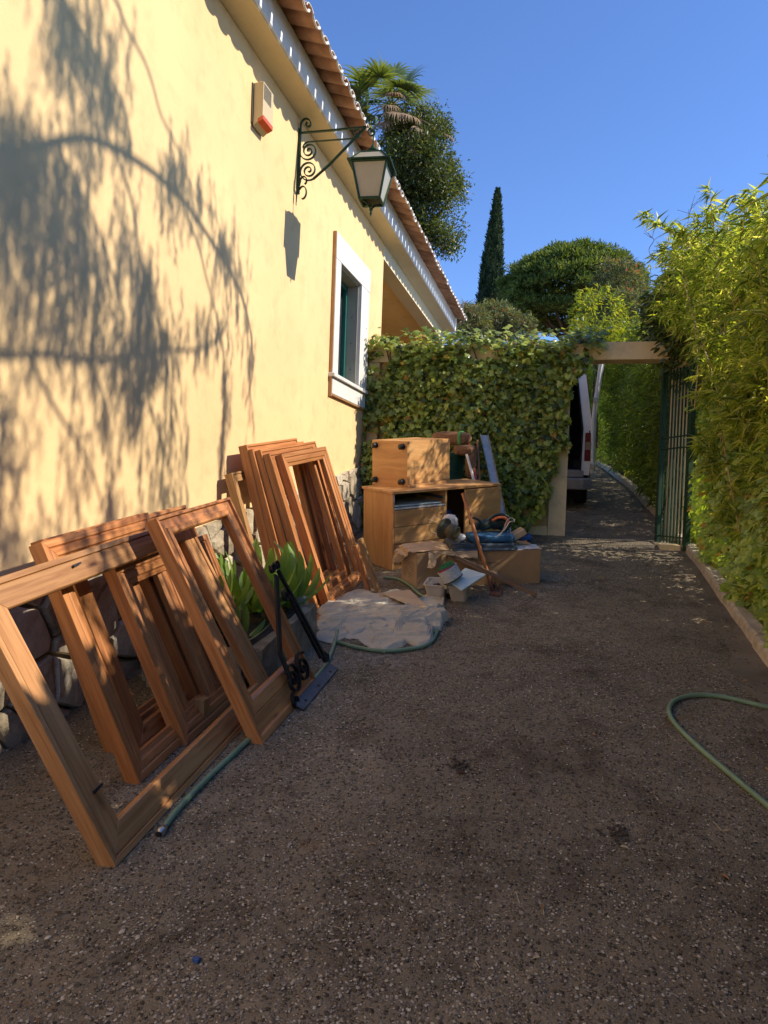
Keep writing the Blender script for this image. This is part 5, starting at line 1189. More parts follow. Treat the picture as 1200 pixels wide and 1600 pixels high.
# ================================================================== van
def van():
    org = Vector((-.60, 10.75, gz(10.75))); a = math.atan(G)
    Mv = Matrix.Translation(org) @ Matrix.Rotation(a, 4, 'X')     # local x right, y forward, z up
    T = bpy.data.objects.new('van', None); scn.collection.objects.link(T); T.matrix_world = Mv; WM[T.name] = Mv.copy()
    tag(T, 'white panel van parked beyond the gateway with its rear doors open', 'van')
    def part(name, mb, m, par=T, **k): 
        return mb.build(name, m, par, Mv, **k)
    HW = .96
    # cross section of the outer skin (half), bottom to roof
    half = [(HW-.02, .42), (HW, .55), (HW, 1.20), (HW-.04, 1.45), (HW-.10, 1.85), (HW-.14, 2.05), (HW-.18, 2.20), (HW-.28, 2.30), (HW-.6, 2.34), (0, 2.35)]
    sec = [(x, z) for x, z in half]+[(-x, z) for x, z in half[::-1][1:]]
    k = len(sec)
    st_ = [(0, 1, 0, 0), (.02, 1, 0, 0), (1.8, 1, .02, 0), (3.4, 1, 0, 0), (3.9, .98, -.10, 0), (4.45, .95, -.95, 0), (4.9, .86, -1.15, 0), (5.0, .8, -1.25, 0)]
    mb = MB()
    for (y, s_, dz, _) in st_:
        for x, z in sec:
            lean = .10*max(0, (z-1.3))/.8 if y < .05 else 0
            zz = z if z < .9 else (.9+(z-.9)*max(.12, (1.265+dz)/1.265)); mb.v.append((x*s_, y+lean, zz))
    for i in range(len(st_)-1):
        for j in range(k-1): mb.f.append((i*k+j, i*k+j+1, (i+1)*k+j+1, (i+1)*k+j))
    mb.f.append(tuple((len(st_)-1)*k+j for j in range(k)))
    body = part('body', mb, M['vanw'], smooth=True)
    # inner dark load space
    mb = MB(); ins = [(x*.93, z if z < .6 else z-.06) for x, z in sec]
    for y in (.03, 3.0): mb.v += [(x, y+(.10*max(0, (z-1.3))/.8 if y < 1 else 0), max(z, .56)) for x, z in ins]
    mb.f += [(j, k+j, k+j+1, j+1) for j in range(k-1)]+[tuple(k+j for j in range(k))[::-1]]+[(0, k-1, 2*k-1, k)]
    part('load_space', mb, M['vandk'])
    # rear frame: rim around the opening
    ring = [(HW-.02, .50), (HW-.01, 1.2), (HW-.05, 1.45), (HW-.11, 1.85), (HW-.15, 2.05), (HW-.20, 2.17), (HW-.32, 2.24), (0, 2.27)]; ring = ring+[(-x, z) for x, z in ring[::-1][1:]]
    mb = MB()
    n = len(ring)
    for sc, yy in ((1.0, -.002), (.87, -.004), (.87, .06)):
        mb.v += [(x*sc, yy+.10*max(0, z-1.3)/.8, .5+(z-.5)*(1 if sc == 1 else .955)) for x, z in ring]
    for l_ in range(2): mb.f += [(l_*n+j, l_*n+j+1, (l_+1)*n+j+1, (l_+1)*n+j) for j in range(n-1)]
    part('door_frame', mb, M['vanw'])
    part('seal', MB().tube([(x*.865, -.008+.10*max(0, z-1.3)/.8, .5+(z-.5)*.95) for x, z in ring], .012, 6), M['rubber'])
    part('load_sill', MB().box((-HW+.1, -.02, .47), (HW-.10, .12, .565)), M['vanbump'], bev=.01)
    part('floor', MB().box((-HW+.1, .121, .52), (HW-.1, 2.9, .56)), M['vanbump'])
    part('step', MB().box((-.5, -.05, .49), (.5, -.021, .53)), M['vanbump'], bev=.008)
    bp = [(-HW-.02, .06, 0), (-HW-.02, -.06, 0), (-HW+.10, -.12, 0), (HW-.10, -.12, 0), (HW+.02, -.06, 0), (HW+.02, .06, 0)]
    part('bumper', MB().add([(x, y, z) for z in (.30, .46) for x, y, _ in bp], [(i, (i+1) % 6, 6+(i+1) % 6, 6+i) for i in range(6)]+[tuple(range(6))[::-1], tuple(range(6, 12))]), M['vanbump'], bev=.02)
    part('underside', MB().box((-HW+.08, .05, .26), (HW-.08, 4.6, .44)), M['vandk'])
    part('mudflap', MB().box((HW-.34, .50, .08), (HW-.10, .52, .36)), M['rubber']); part('mudflap', MB().box((-HW+.10, .50, .08), (-HW+.34, .52, .36)), M['rubber'])
    part('number_plate', MB().box((-.26, -.128, .34), (.26, -.121, .44)), M['whitep'])
    for sx in (-1, 1):
        lt = part('tail_light', MB().box((sx*HW-.10 if sx > 0 else -HW-.006, -.014, .70), (HW+.006 if sx > 0 else -HW+.10, .07, 1.10)), M['tail'], bev=.01)
        part('clear_band', MB().box((sx*HW-.09 if sx > 0 else -HW+.012, -.018, .86), (HW-.012 if sx > 0 else -HW+.09, -.0145, .97)), M['tailc'], lt)
        for y in (.78, 3.95):
            Mw = Matrix.Translation((sx*(HW-.13), y, .33)) @ Matrix.Rotation(math.pi/2, 4, 'Y')
            wh = thing('wheel', (0, 0, 0)); wh.parent = T; WM[wh.name] = Mv; wh.name = wh.name
            WM[wh.name] = Mv.copy(); wh.location = (0, 0, 0)
            part('tyre', MB().lathe([(.20, -.10), (.31, -.105), (.335, -.07), (.335, .07), (.31, .105), (.20, .10), (.20, -.10)], 28, Mw), M['rubber'], wh, smooth=True)
            part('rim', MB().lathe([(0, .03*sx), (.08, .05*sx), (.12, .02*sx), (.18, .06*sx), (.20, .09*sx)], 20, Mw), M['vanbump'], wh, smooth=True)
    # rear doors, opened at right angles
    def door(sx, name_label):
        dt = Mv @ Matrix.Translation((sx*(HW+.02), -.02, 0)) @ Matrix.Rotation(R(-90-4 if sx > 0 else 94), 4, 'Z')
        # in the door frame: local x runs from the hinge across the opening (inwards)
        w = .88; prof = [(.02, .52), (.0, 1.25), (.02, 1.55), (.055, 1.9), (.09, 2.20)]
        mb = MB(); t_ = .045
        for (yl, z) in prof:
            for (x, y) in ((0, -yl*1.0), (sx*-w, -yl), (sx*-w, -yl-t_), (0, -yl-t_)):
                mb.v.append((x, -y-.05, z))
        for i in range(len(prof)-1):
            for j in range(4): mb.f.append((i*4+j, i*4+(j+1) % 4, (i+1)*4+(j+1) % 4, (i+1)*4+j))
        mb.f.append((3, 2, 1, 0)); k_ = (len(prof)-1)*4; mb.f.append((k_, k_+1, k_+2, k_+3))
        D_ = mb.build('rear_door', M['vanw'], T, dt, bev=.012); D_['label'] = name_label
        def dp(nm, lo, hi, m): return MB().box(lo, hi).build(nm, m, D_, dt, bev=.003)
        x_ = lambda f: sx*-w*f
        xa, xb = sorted((x_(.12), x_(.88)))
        g_ = MB().add([(xa, -.012, 1.30), (xb, -.012, 1.30), (xb, .030, 1.85), (xa, .030, 1.85)], [(0, 1, 2, 3), (3, 2, 1, 0)]).build('window', M['glass'], D_, dt)
        for z in (.60, 1.52): dp('hinge', tuple(sorted((x_(-.09), x_(.02)))[0:1])+(-.03, z), (max(x_(-.09), x_(.02)), .03, z+.07), M['chrome'])
        for z in (1.08, 1.24): dp('latch', (min(x_(1.01), x_(.93)), -.055, z), (max(x_(1.01), x_(.93)), -.02, z+.05), M['foot'])
        dp('inner_trim', (xa, -.04, .66), (xb, -.021, 1.15), M['vandk'])
        dp('check_strap', (min(x_(.0), x_(.25)), -.07, 1.10), (max(x_(0), x_(.25)), -.055, 1.13), M['foot'])
    door(1, 'right rear door swung open towards the gateway'); door(-1, 'left rear door swung open, hidden by the ivy')
    gl = MB().add([(-.8, 3.95, 1.25), (.8, 3.95, 1.25), (.7, 3.90, 1.9), (-.7, 3.90, 1.9)], [(0, 1, 2, 3)])
van()

# ================================================================== vegetation
def fan(n, spread=.5):
    return rng.normal(size=(n, 3))*spread
# ---- ivy on the garden wall
def ivy():
    T = thing('climbing_ivy', (-1.1, YW, gz(8.6)), 'climbing ivy with yellowing leaves covering the cream garden wall and its gateway', 'ivy')
    def dens(x, z):
        # right edge of the growth, ragged
        edge = np.interp(z, [1.2, 1.45, 1.7, 1.95, 2.2, 2.7, 3.0, 3.25, 3.6], [-.36, -.25, -.17, -.08, -.01, .02, .06, .36, .46])
        edge = edge+.035*np.sin(z*9)+.03*np.sin(z*23+1)
        d = (x < edge).astype(float)
        hole = ((x < -2.12) & (np.sin(z*8.5+.5) > .35) & (z < 3.45)) | ((np.abs(z-3.28) < .07) & (np.sin(x*5.3+.6) > .72))
        return d*np.where(hole, .12, 1)
    n = 19500; x = rng.uniform(-2.38, .75, n); z = 1.16+rng.random(n)**.88*2.40
    keep = rng.random(n) < dens(x, z); low = z < 1.5; keep &= ~(low & (rng.random(n) < .45))
    over = z > 3.47+.05*np.sin(x*4)+.04*np.sin(x*11); keep &= ~(over & (rng.random(n) < .8))
    x, z = x[keep], z[keep]; n = len(x)
    bul = .04+.13*rng.random(n)+.09*(np.sin(x*3.1+z*2)+np.sin(x*7-z*4)+1.2)*rng.random(n)*.6
    top = np.clip((z-3.0)/.4, 0, 1); y = YW-.01-bul*(1+.5*top)+top*rng.random(n)*.42
    y = np.where(x > .2, YW-.03-.1*rng.random(n)+.3*rng.random(n)*(z > 3.38), y)
    P = np.stack([x, y, z], 1)
    N = np.stack([.15+.5*rng.normal(size=n), -.9+.4*rng.normal(size=n), .55+.5*rng.normal(size=n)+1.0*top], 1)
    D = np.stack([.55*rng.normal(size=n), -.25+.25*rng.normal(size=n), -.85+.3*rng.normal(size=n)+.5*top], 1)
    N = unit(N); D = unit(D-N*(D*N).sum(1, keepdims=True)*.8)
    s = (.034+.056*rng.random(n)**1.2)*(1+.12*(z < 2))
    order = np.argsort(y-s*3)
    big = order[:300]; rest = order[300:]
    leaves('foliage', P[rest], D[rest], N[rest], s[rest], s[rest]*1.02, T_IVY, M['ivy'], T)
    # the frontmost leaves one by one
    meshes = []
    vari = [(.11, .165, .03), (.17, .23, .042), (.24, .30, .055), (.13, .19, .034), (.20, .26, .05), (.50, .33, .03)]
    for i, c_ in enumerate(vari):
        me = bpy.data.meshes.new('ivy_leaf'); tv, tf = T_IVY
        me.from_pydata([(float(a), float(b_)*1.02, float(c)) for a, b_, c in tv], [], [tuple(int(q) for q in f) for f in tf]); me.update()
        mm = leafmat('ivy_leaf_tone', [(0, c_), (1, mul(c_, 1.2))], .33, .3, spec=.6); me.materials.append(mm); meshes.append(me)
    for k in big:
        d, nn = V(D[k]), V(N[k]); b_ = nn.cross(d).normalized(); n2 = d.cross(b_)
        Mx = basis(V(P[k]), d*s[k], b_*s[k], n2*s[k]); i = random.randrange(5) if random.random() > .035 else 5
        link('ivy_leaf', meshes[i], None, T, Mx)
    for i in range(7):
        xx = -2.2+i*.27; pts = [(xx, YW-.02, 1.1)]
        for q in range(9): pts.append((pts[-1][0]+random.uniform(-.10, .12), YW-random.uniform(.015, .05), 1.1+(q+1)*.25))
        MB().tube(smooth(pts, 4), .009, 6).build('stem', M['trunk'], T)
    return T
ivy()
# small yellow-green plant poking up behind the cabinet, and a strand of ivy on the house corner
def cluster_leaves(centers, dirs, per, L, W, T, spread=.6, jitter=.02, flat=.4, droop=.25):
    C = np.repeat(centers, per, 0); Dm = np.repeat(dirs, per, 0); n = len(C)
    D = unit(Dm+rnd3(n, spread)); D[:, 2] -= droop; D = unit(D)
    N = unit(np.stack([rng.normal(size=n)*flat, rng.normal(size=n)*flat, np.ones(n)], 1)+rnd3(n, .25))
    P = C+rnd3(n, jitter); return P, D, N, rng.uniform(L[0], L[1], n), rng.uniform(W[0], W[1], n)
def shrub(name, cat, label, blobs, nclump, per, L, W, T, m, seed=0, spread=1.0, droop=.1, group=None, trunk=None, jit=.05, shell=.55, ncl_r=None, parts=None):
    # blobs: list of (cx, cy, cz, rx, ry, rz)
    root = thing(name, (blobs[0][0], blobs[0][1], gz(min(blobs[0][1], 40))), label, cat, group)
    B = np.array(blobs, float); vol = B[:, 3]*B[:, 4]*B[:, 5]; pick = rng.choice(len(B), nclump, p=vol/vol.sum())
    d = unit(rnd3(nclump)); r = (shell+(1-shell)*rng.random(nclump))**.6
    r *= 1+.10*np.sin(d[:, 0]*5+seed)*np.cos(d[:, 2]*6+seed*2)
    C = B[pick, :3]+d*B[pick, 3:6]*r[:, None]
    P, D, N, l_, w_ = cluster_leaves(C, unit(d*1.0+np.array([0, 0, .3])), per, L, W, T, spread, jit, .6, droop)
    leaves('crown', P, D, N, l_, w_, T, m, root)
    if trunk:
        for pts, rad in trunk: MB().tube(smooth(pts, 4), np.linspace(rad[0], rad[1], (len(pts)-1)*4+1), 8).build('trunk', M['trunk'], root)
    return root, C
# ---- bamboo hedge along the kerb
def bamboo(cx, cy, H, ncane, label, ncl, spread_y=.55, xf=None, seed=0, leafm='bam', visible=True, mat_l=None):
    root = thing('bamboo', (cx, cy, gz(cy)), label, 'bamboo', 'bamboo clumps behind the kerb')
    rs = random.Random(seed); cen, dr = [], []
    for i in range(ncane):
        bx, by = cx+rs.uniform(-.25, .45), cy+rs.uniform(-spread_y, spread_y); h = H*rs.uniform(.72, 1.0)
        lx = rs.uniform(-.55, .15)*H/3.6; ly = rs.uniform(-.5, .5)
        pts = []
        for k in range(7): t = k/6; pts.append((bx+lx*t**2.2, by+ly*t**1.8, gz(by)+.05+h*.93*t-.10*t**3*H/3))
        MB().tube(smooth(pts, 3), np.linspace(.011, .003, 19), 6).build('cane', M['cane'], root)
        if visible:
            for t in np.linspace(.15, .9, 9):
                k = t*6; a = int(k); f = k-a; q = [pts[a][j]*(1-f)+pts[min(a+1, 6)][j]*f for j in range(3)]
                MB() if False else None
    # leaf clusters fill the clump volume, thicker towards the drive
    n = ncl; hz = rng.random(n)**.85; zz = gz(cy)+.25+hz*(H*.92)
    yy = cy+rng.uniform(-spread_y-.15, spread_y+.15, n)
    zz = zz+ (yy-cy)*G
    hh = zz-G*yy; front = kx(cy)+.10+.12*np.clip(yy-7, 0, 1)-(.16+.30*np.clip(yy-6.4, 0, 1))*np.clip((hh-1.9)/.6, 0, 1)+.19*np.sin(yy*5+seed)*np.sin(zz*3.6+yy)+.08*np.sin(yy*17)*np.sin(zz*11)+.5*np.clip(hz-.85, 0, 1)
    depth = rng.random(n)**1.6*1.1
    xx = front+depth
    C = np.stack([xx, yy, zz], 1)
    ok = ~((hh < 1.9) & (yy > 7.55)) & (np.sin(yy*9+zz*5+seed)+np.sin(zz*8-yy*4) > -.9); ok &= (hh > .75+.25*np.sin(yy*5)) | (rng.random(n) < .12); ok &= (hh < 2.1) | (rng.random(n) < .62); C = C[ok]; n = len(C)
    dd = np.stack([-.8+.6*rng.normal(size=n), -.35+.7*rng.normal(size=n), .05+.55*rng.normal(size=n)], 1)
    P, D, N, l_, w_ = cluster_leaves(C, unit(dd), 7, (.075, .17), (.011, .019), T_LANCE, .85, .010, .8, .12)
    leaves('foliage', P, D, N, l_*.92, w_*.75, T_LANCE, M[leafm] if mat_l is None else mat_l, root)
    # twigs carrying the clusters
    sel = rng.choice(n, min(n, 120), replace=False); mb = MB()
    for s_ in sel:
        p = C[s_]; q = p+np.array([.25, rs.uniform(-.1, .1), -.12]); mb.tube([q, p], [.0028, .0012], 4, caps=False)
    mb.build('twig', M['cane'], root, kind='stuff')
    return root
bamboo(1.60, 5.35, 2.7, 5, 'bright bamboo clump at the right edge of the picture, nearest of the leafy hedge', 2600, .5, seed=1)
bamboo(1.60, 6.25, 3.05, 8, 'bright bamboo clump behind the kerb, with a long orange cane leaning to the left', 2600, .5, seed=2)
bamboo(1.62, 7.15, 3.20, 8, 'bright bamboo clump just before the open metal gate', 2400, .5, seed=3)
bamboo(1.75, 8.00, 3.3, 7, 'bamboo clump rising behind the open metal gate', 1800, .4, seed=4)
bamboo(1.65, 4.2, 2.8, 7, 'lower bamboo clump just outside the picture at the right, shading the drive', 2300, .7, seed=5)
# one leaning bright cane with whorls, as seen at the front
def lone_cane(px, Y, label, r=.008):
    pts = [atY(x, y, yy) for (x, y), yy in zip(px, Y)]; T = thing('bamboo', tuple(pts[0]), label, 'bamboo', 'single bamboo shoots standing out of the hedge')
    S = smooth(pts, 6); MB().tube(S, np.linspace(r, r*.3, len(S)), 6).build('cane', M['cane'], T)
    C = np.array([tuple(S[i]) for i in range(2, len(S), 2)]); n = len(C)
    P, D, N, l_, w_ = cluster_leaves(C, unit(np.tile([-.5, -.3, .25], (n, 1))+rnd3(n, .6)), 8, (.07, .15), (.012, .02), T_LANCE, .7, .01, .7, .1)
    leaves('foliage', P, D, N, l_, w_, T_LANCE, M['bam'], T)
lone_cane([(1196, 985), (1170, 900), (1150, 800), (1130, 690), (1118, 600), (1085, 500), (1066, 430)], [5.6, 5.7, 5.8, 5.95, 6.1, 6.3, 6.5], 'orange bamboo cane leaning left across the front of the hedge')
lone_cane([(1150, 840), (1135, 740), (1120, 650)], [6.2, 6.25, 6.3], 'short orange bamboo cane behind the leaning one, low in the hedge', .007)
lone_cane([(1198, 700), (1185, 600), (1176, 500), (1160, 410)], [5.7, 5.75, 5.8, 5.9], 'orange bamboo cane close to the right edge of the picture', .007)
lone_cane([(1085, 640), (1090, 560), (1080, 480), (1066, 410)], [6.8, 6.8, 6.8, 6.8], 'bamboo shoot on the hedge front above the gate', .007)
lone_cane([(1110, 430), (1116, 380), (1112, 330), (1108, 296)], [6.6, 6.6, 6.5, 6.5], 'upright bamboo shoot sticking out of the hedge top', .006)
lone_cane([(1090, 400), (1060, 368), (1035, 358), (1018, 345), (1004, 338)], [6.8, 6.8, 6.8, 6.8, 6.8], 'thin bamboo shoot reaching left over the sky from the hedge top', .004)
lone_cane([(1170, 385), (1180, 350), (1186, 325), (1176, 312)], [6.2, 6.2, 6.2, 6.2], 'bamboo tip drooping at the top right of the hedge', .004)
# bare twigs above the hedge
for (px, lb) in (([(1073, 366), (1076, 340), (1082, 318)], 'bare twig above the hedge, tallest'), ([(1020, 405), (1014, 390), (1022, 375), (1015, 370)], 'bare twig at the left shoulder of the hedge')):
    T = thing('bare_twig', tuple(atY(*px[0], 7.2)), lb, 'twig'); S = smooth([atY(*p, 7.2) for p in px], 4); MB().tube(S, .003, 4).build('stem', M['trunk'], T)
    for k in range(5): p = S[-1-k] if k < len(S) else S[0]; MB().tube([p, p+Vector((random.uniform(-.12, .12), 0, random.uniform(.03, .12)))], .0018, 4).build('side_twig', M['trunk'], T)
# dark broad leaved shrub behind and over the gate; the lowest blobs are added to shade the drive
shrub('broadleaf_shrub', 'shrub', 'dark broad leaved shrub hanging over the right end of the gateway beam', [(1.9, 8.9, 3.75, .95, .8, .85), (1.30, 8.6, 3.65, .50, .42, .60), (1.25, 8.35, 3.25, .22, .3, .40), (2.3, 7.9, 3.7, .5, .5, .6), (2.0, 7.0, 2.5, .35, .7, .6), (2.0, 6.0, 2.3, .35, .7, .6)], 2600, 6, (.07, .13), (.035, .06), T_OVAL, M['lush'], 3, .8, .35, trunk=[([(2.1, 8.8, 1.1), (2.0, 8.9, 2.4), (1.7, 8.8, 3.6)], (.05, .02)), ([(2.1, 8.8, 2.0), (2.3, 7.9, 3.4), (2.3, 7.0, 3.9)], (.03, .01))])
# ground ivy creeping over the kerb
def ground_ivy():
    T = thing('ground_ivy', (1.4, 6, gz(6)), 'light green ivy creeping low along the back of the kerb', 'ivy')
    n = 6800; Y = rng.uniform(3.6, 8.2, n); h = rng.random(n)**1.6*(1.05+.2*np.sin(Y*3)+.35*np.clip(Y-6.2, 0, 2))
    K = np.array([kx(v) for v in Y]); X = K+.09+.16*rng.random(n)+.09*np.sin(Y*5+h*6)*rng.random(n)-.05*(h > .2)*rng.random(n); Z = G*Y+.09+h
    P = np.stack([X, Y, Z], 1); N = unit(np.stack([-.7+.4*rng.normal(size=n), -.5+.4*rng.normal(size=n), .7+.4*rng.normal(size=n)], 1))
    D = np.stack([-.5+.5*rng.normal(size=n), -.2+.6*rng.normal(size=n), -.5+.4*rng.normal(size=n)], 1); D = unit(D-N*(D*N).sum(1, keepdims=True)*.8)
    s = rng.uniform(.04, .085, n); o = np.argsort(X); big = o[:200]; rest = o[200:]
    leaves('foliage', P[rest], D[rest], N[rest], s[rest], s[rest], T_IVY, M['ivyr'], T)
    me = bpy.data.meshes.new('ivy_leaf'); tv, tf = T_IVY; me.from_pydata([tuple(float(q) for q in a) for a in tv], [], [tuple(int(q) for q in f) for f in tf]); me.update()
    me.materials.append(leafmat('ground_ivy_tone', [(0, (.30, .43, .09)), (1, (.42, .52, .12))], .4, .4))
    for k in big:
        d, nn = V(D[k]), V(N[k]); b_ = nn.cross(d).normalized(); link('ivy_leaf', me, None, T, basis(V(P[k]), d*s[k], b_*s[k], d.cross(b_)*s[k]))
ground_ivy()
# hedge nearer the camera than the picture shows: it shades the drive
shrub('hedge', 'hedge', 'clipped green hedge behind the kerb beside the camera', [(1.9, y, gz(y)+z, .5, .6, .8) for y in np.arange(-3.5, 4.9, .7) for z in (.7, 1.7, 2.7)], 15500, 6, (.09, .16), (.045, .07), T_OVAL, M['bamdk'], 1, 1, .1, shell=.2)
# hedge beyond the gate
def far_hedge():
    lab = ['dark bamboo hedge section right behind the gateway', 'dark bamboo hedge section halfway along the lane beyond the gateway', 'farthest bamboo hedge section along the lane beyond the van']
    for i, (y0, y1, H) in enumerate(((8.9, 12.5, 2.7), (12.5, 17, 2.9), (17, 24, 3.0))):
        root = thing('bamboo_hedge', (1.8, (y0+y1)/2, gz((y0+y1)/2)), lab[i], 'hedge', 'hedge sections beyond the gateway')
        n = int((y1-y0)*1250/(1+.35*i)); Y = rng.uniform(y0, y1, n); hz = rng.random(n)**.9; Z = G*Y+.1+hz*H*(1+.08*np.sin(Y*2.3))
        K = np.array([kx(v) for v in Y]); X = K+.10-.16*np.sin(hz*math.pi)+.12*np.sin(Y*4.3)*np.sin(Z*3.1)+rng.random(n)**1.2*1.1
        C = np.stack([X, Y, Z], 1); dd = np.stack([-.8+.5*rng.normal(size=n), -.4+.6*rng.normal(size=n), .1+.5*rng.normal(size=n)], 1)
        P, D, N, l_, w_ = cluster_leaves(C, unit(dd), 7, (.09, .18), (.016, .028+.008*i), T_LANCE, .8, .04, .7, .18)
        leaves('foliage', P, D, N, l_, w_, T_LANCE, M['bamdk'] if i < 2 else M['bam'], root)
        for k in range(10):
            yy = y0+(k+.5)*(y1-y0)/10; xx = kx(yy)+.35+random.uniform(0, .2); MB().tube([(xx, yy, gz(yy)), (xx+random.uniform(-.1, .1), yy, gz(yy)+H*.9)], [.012, .006], 5).build('cane', M['cane'], root)
far_hedge()
# greenery closing the lane and showing over the beam
def blob_px(px, py, Y, rpx, rpz, depth): 
    c = atY(px, py, Y); s = Y/FPX/.97; return (c[0], c[1], c[2], rpx*s, depth, rpz*s)
shrub('lime_shrub', 'shrub', 'bright yellow green shrub rising behind the gateway beam', [blob_px(935, 495, 15, 40, 40, .8), blob_px(925, 560, 15, 45, 50, .8), blob_px(975, 560, 17, 40, 45, .9), blob_px(950, 640, 20, 60, 60, 1.2)], 1500, 8, (.09, .17), (.02, .04), T_LANCE, M['lime'], 2, .9, .15, trunk=[([tuple(atY(930, 700, 15)), tuple(atY(930, 560, 15)), tuple(atY(935, 500, 15))], (.06, .02))])
shrub('grey_tree', 'tree', 'grey green feathery tree in front of the right side of the round pine', [blob_px(965, 450, 22, 38, 38, 1.2), blob_px(985, 500, 21, 40, 40, 1.2), blob_px(940, 500, 22, 30, 30, 1)], 1700, 7, (.10, .18), (.022, .04), T_LANCE, M['grey'], 4, 1, .1, trunk=[([tuple(atY(960, 640, 22)), tuple(atY(962, 520, 22)), tuple(atY(965, 450, 22))], (.08, .02))])
shrub('oleander', 'shrub', 'grey green oleander bush with pinkish flowers above the end of the eaves', [blob_px(740, 505, 16, 24, 22, .8), blob_px(775, 502, 17, 32, 22, .9), blob_px(812, 512, 17, 24, 14, .8), blob_px(722, 510, 15.5, 14, 20, .6)], 1300, 7, (.08, .14), (.018, .03), T_LANCE, M['grey'], 6, 1, 0, trunk=[([tuple(atY(770, 640, 17)), tuple(atY(772, 560, 17)), tuple(atY(775, 505, 17))], (.05, .015))])
# ---- stone pine
def pine():
    Y = 31; c = atY(893, 448, Y); s = Y/FPX/.97; T = thing('stone_pine', (c[0], Y, gz(Y)), 'round crowned stone pine behind the garden wall', 'pine tree')
    cc = []; rs = random.Random(3)
    for i in range(300):
        a = rs.uniform(0, 2*math.pi); u = rs.uniform(-.15, 1)**1 ; r_ = math.sqrt(max(0, 1-u*u)) if u > 0 else 1-abs(u)
        f = rs.uniform(.82, 1.0); cc.append((c[0]+102*s*math.cos(a)*r_*f, Y+102*s*math.sin(a)*r_*f*.9, c[2]-22*s+74*s*u*f+(-20*s if u < 0 else 0)))
    for i in range(110): cc.append((c[0]+rs.uniform(-90, 70)*s, Y+rs.uniform(-2, 2), c[2]-rs.uniform(10, 55)*s))
    cc = np.array(cc); per = 190; n = len(cc)*per
    d = unit(rnd3(n)); d[:, 2] = np.abs(d[:, 2])*1.1-.25; rr = (.35+.65*rng.random(n))
    C = np.repeat(cc, per, 0)+d*rr[:, None]*np.array([.46, .46, .34])
    leaves('crown', C, unit(d+rnd3(n, .35)+np.array([0, 0, .3])), rnd3(n), rng.uniform(.10, .19, n), rng.uniform(.03, .055, n), T_QUAD, M['pine'], T)
    b = (c[0], Y, gz(Y)-.1)
    MB().tube(smooth([b, (c[0]-.1, Y, c[2]-3.6), (c[0], Y, c[2]-1.2)], 5), np.linspace(.28, .14, 11), 10).build('trunk', M['trunk'], T)
    for i in range(14):
        a = i*2.4; q = (c[0]+2.2*math.cos(a), Y+2*math.sin(a), c[2]+rs.uniform(-.4, .8)); MB().tube(smooth([(c[0], Y, c[2]-2.6+i*.06), (c[0]+.9*math.cos(a), Y+.8*math.sin(a), c[2]-1.6), q], 4), np.linspace(.09, .03, 9), 6).build('limb', M['trunk'], T)
pine()
def cypress():
    Y = 34; top = atY(778, 299, Y); T = thing('cypress', (top[0], Y, gz(Y)), 'tall narrow dark cypress left of the round pine', 'cypress tree')
    s = Y/FPX/.97; zt_ = top[2]; zb_ = gz(Y)+1; n = 26000
    t = rng.random(n)**.8; z = zt_-(zt_-zb_)*t; px = 299+(z-zt_)*-1/s
    rad = np.interp(px-299, [0, 8, 60, 120, 180, 260, 330], [.3, 2.5, 9, 15, 19, 21, 20])*s
    a = rng.uniform(0, 2*math.pi, n); rad = rad*(1+.13*np.sin(a*5+z*2.3)+.10*np.sin(a*9-z*4)); r_ = rad*(.72+.28*rng.random(n))
    lean = -(zt_-z)*.035
    P = np.stack([top[0]+lean+r_*np.cos(a), Y+r_*np.sin(a), z], 1)
    D = unit(np.stack([np.cos(a)*.35, np.sin(a)*.35, np.ones(n)], 1)+rnd3(n, .25))
    leaves('crown', P, D, unit(np.stack([np.cos(a), np.sin(a), 0*a], 1)+rnd3(n, .3)), rng.uniform(.12, .24, n), rng.uniform(.05, .09, n), T_QUAD, M['cyp'], T)
    MB().tube([(top[0]-.35, Y, gz(Y)-.2), (top[0]-.2, Y, gz(Y)+3), (top[0]-.05, Y, zt_-1)], [.2, .12, .03], 8).build('trunk', M['trunk'], T)
cypress()
# ---- dense tree beside the palm, behind the roof
def dense_tree():
    Y = 19; B = []
    for px, py, rx, rz in ((640, 215, 45, 38), (620, 270, 40, 50), (665, 250, 40, 42), (690, 290, 32, 32), (650, 310, 50, 45), (690, 370, 27, 22), (655, 360, 30, 30), (697, 205, 9, 14), (686, 182, 6, 16), (714, 298, 12, 10), (704, 262, 10, 12), (722, 285, 6, 6), (708, 385, 14, 9), (716, 350, 8, 8), (620, 340, 30, 40), (667, 195, 22, 22), (622, 200, 14, 20)):
        B.append(blob_px(px, py, Y+random.uniform(-.6, .6), rx, rz, .8))
    root, C = shrub('dense_tree', 'tree', 'dense glossy dark green tree growing in front of the palm behind the tiled roof', B, 3600, 9, (.07, .14), (.03, .05), T_LANCE, M['lush'], 5, .9, -.1, jit=.10, shell=.0, trunk=[([tuple(atY(650, 560, Y)), tuple(atY(648, 420, Y)), tuple(atY(650, 300, Y)), tuple(atY(652, 230, Y))], (.16, .03)), ([tuple(atY(648, 430, Y)), tuple(atY(672, 395, Y)), tuple(atY(708, 368, Y))], (.05, .012)), ([tuple(atY(640, 390, Y)), tuple(atY(675, 345, Y)), tuple(atY(715, 300, Y))], (.06, .015)), ([tuple(atY(645, 400, Y)), tuple(atY(690, 330, Y)), tuple(atY(708, 325, Y))], (.05, .012))])
dense_tree()
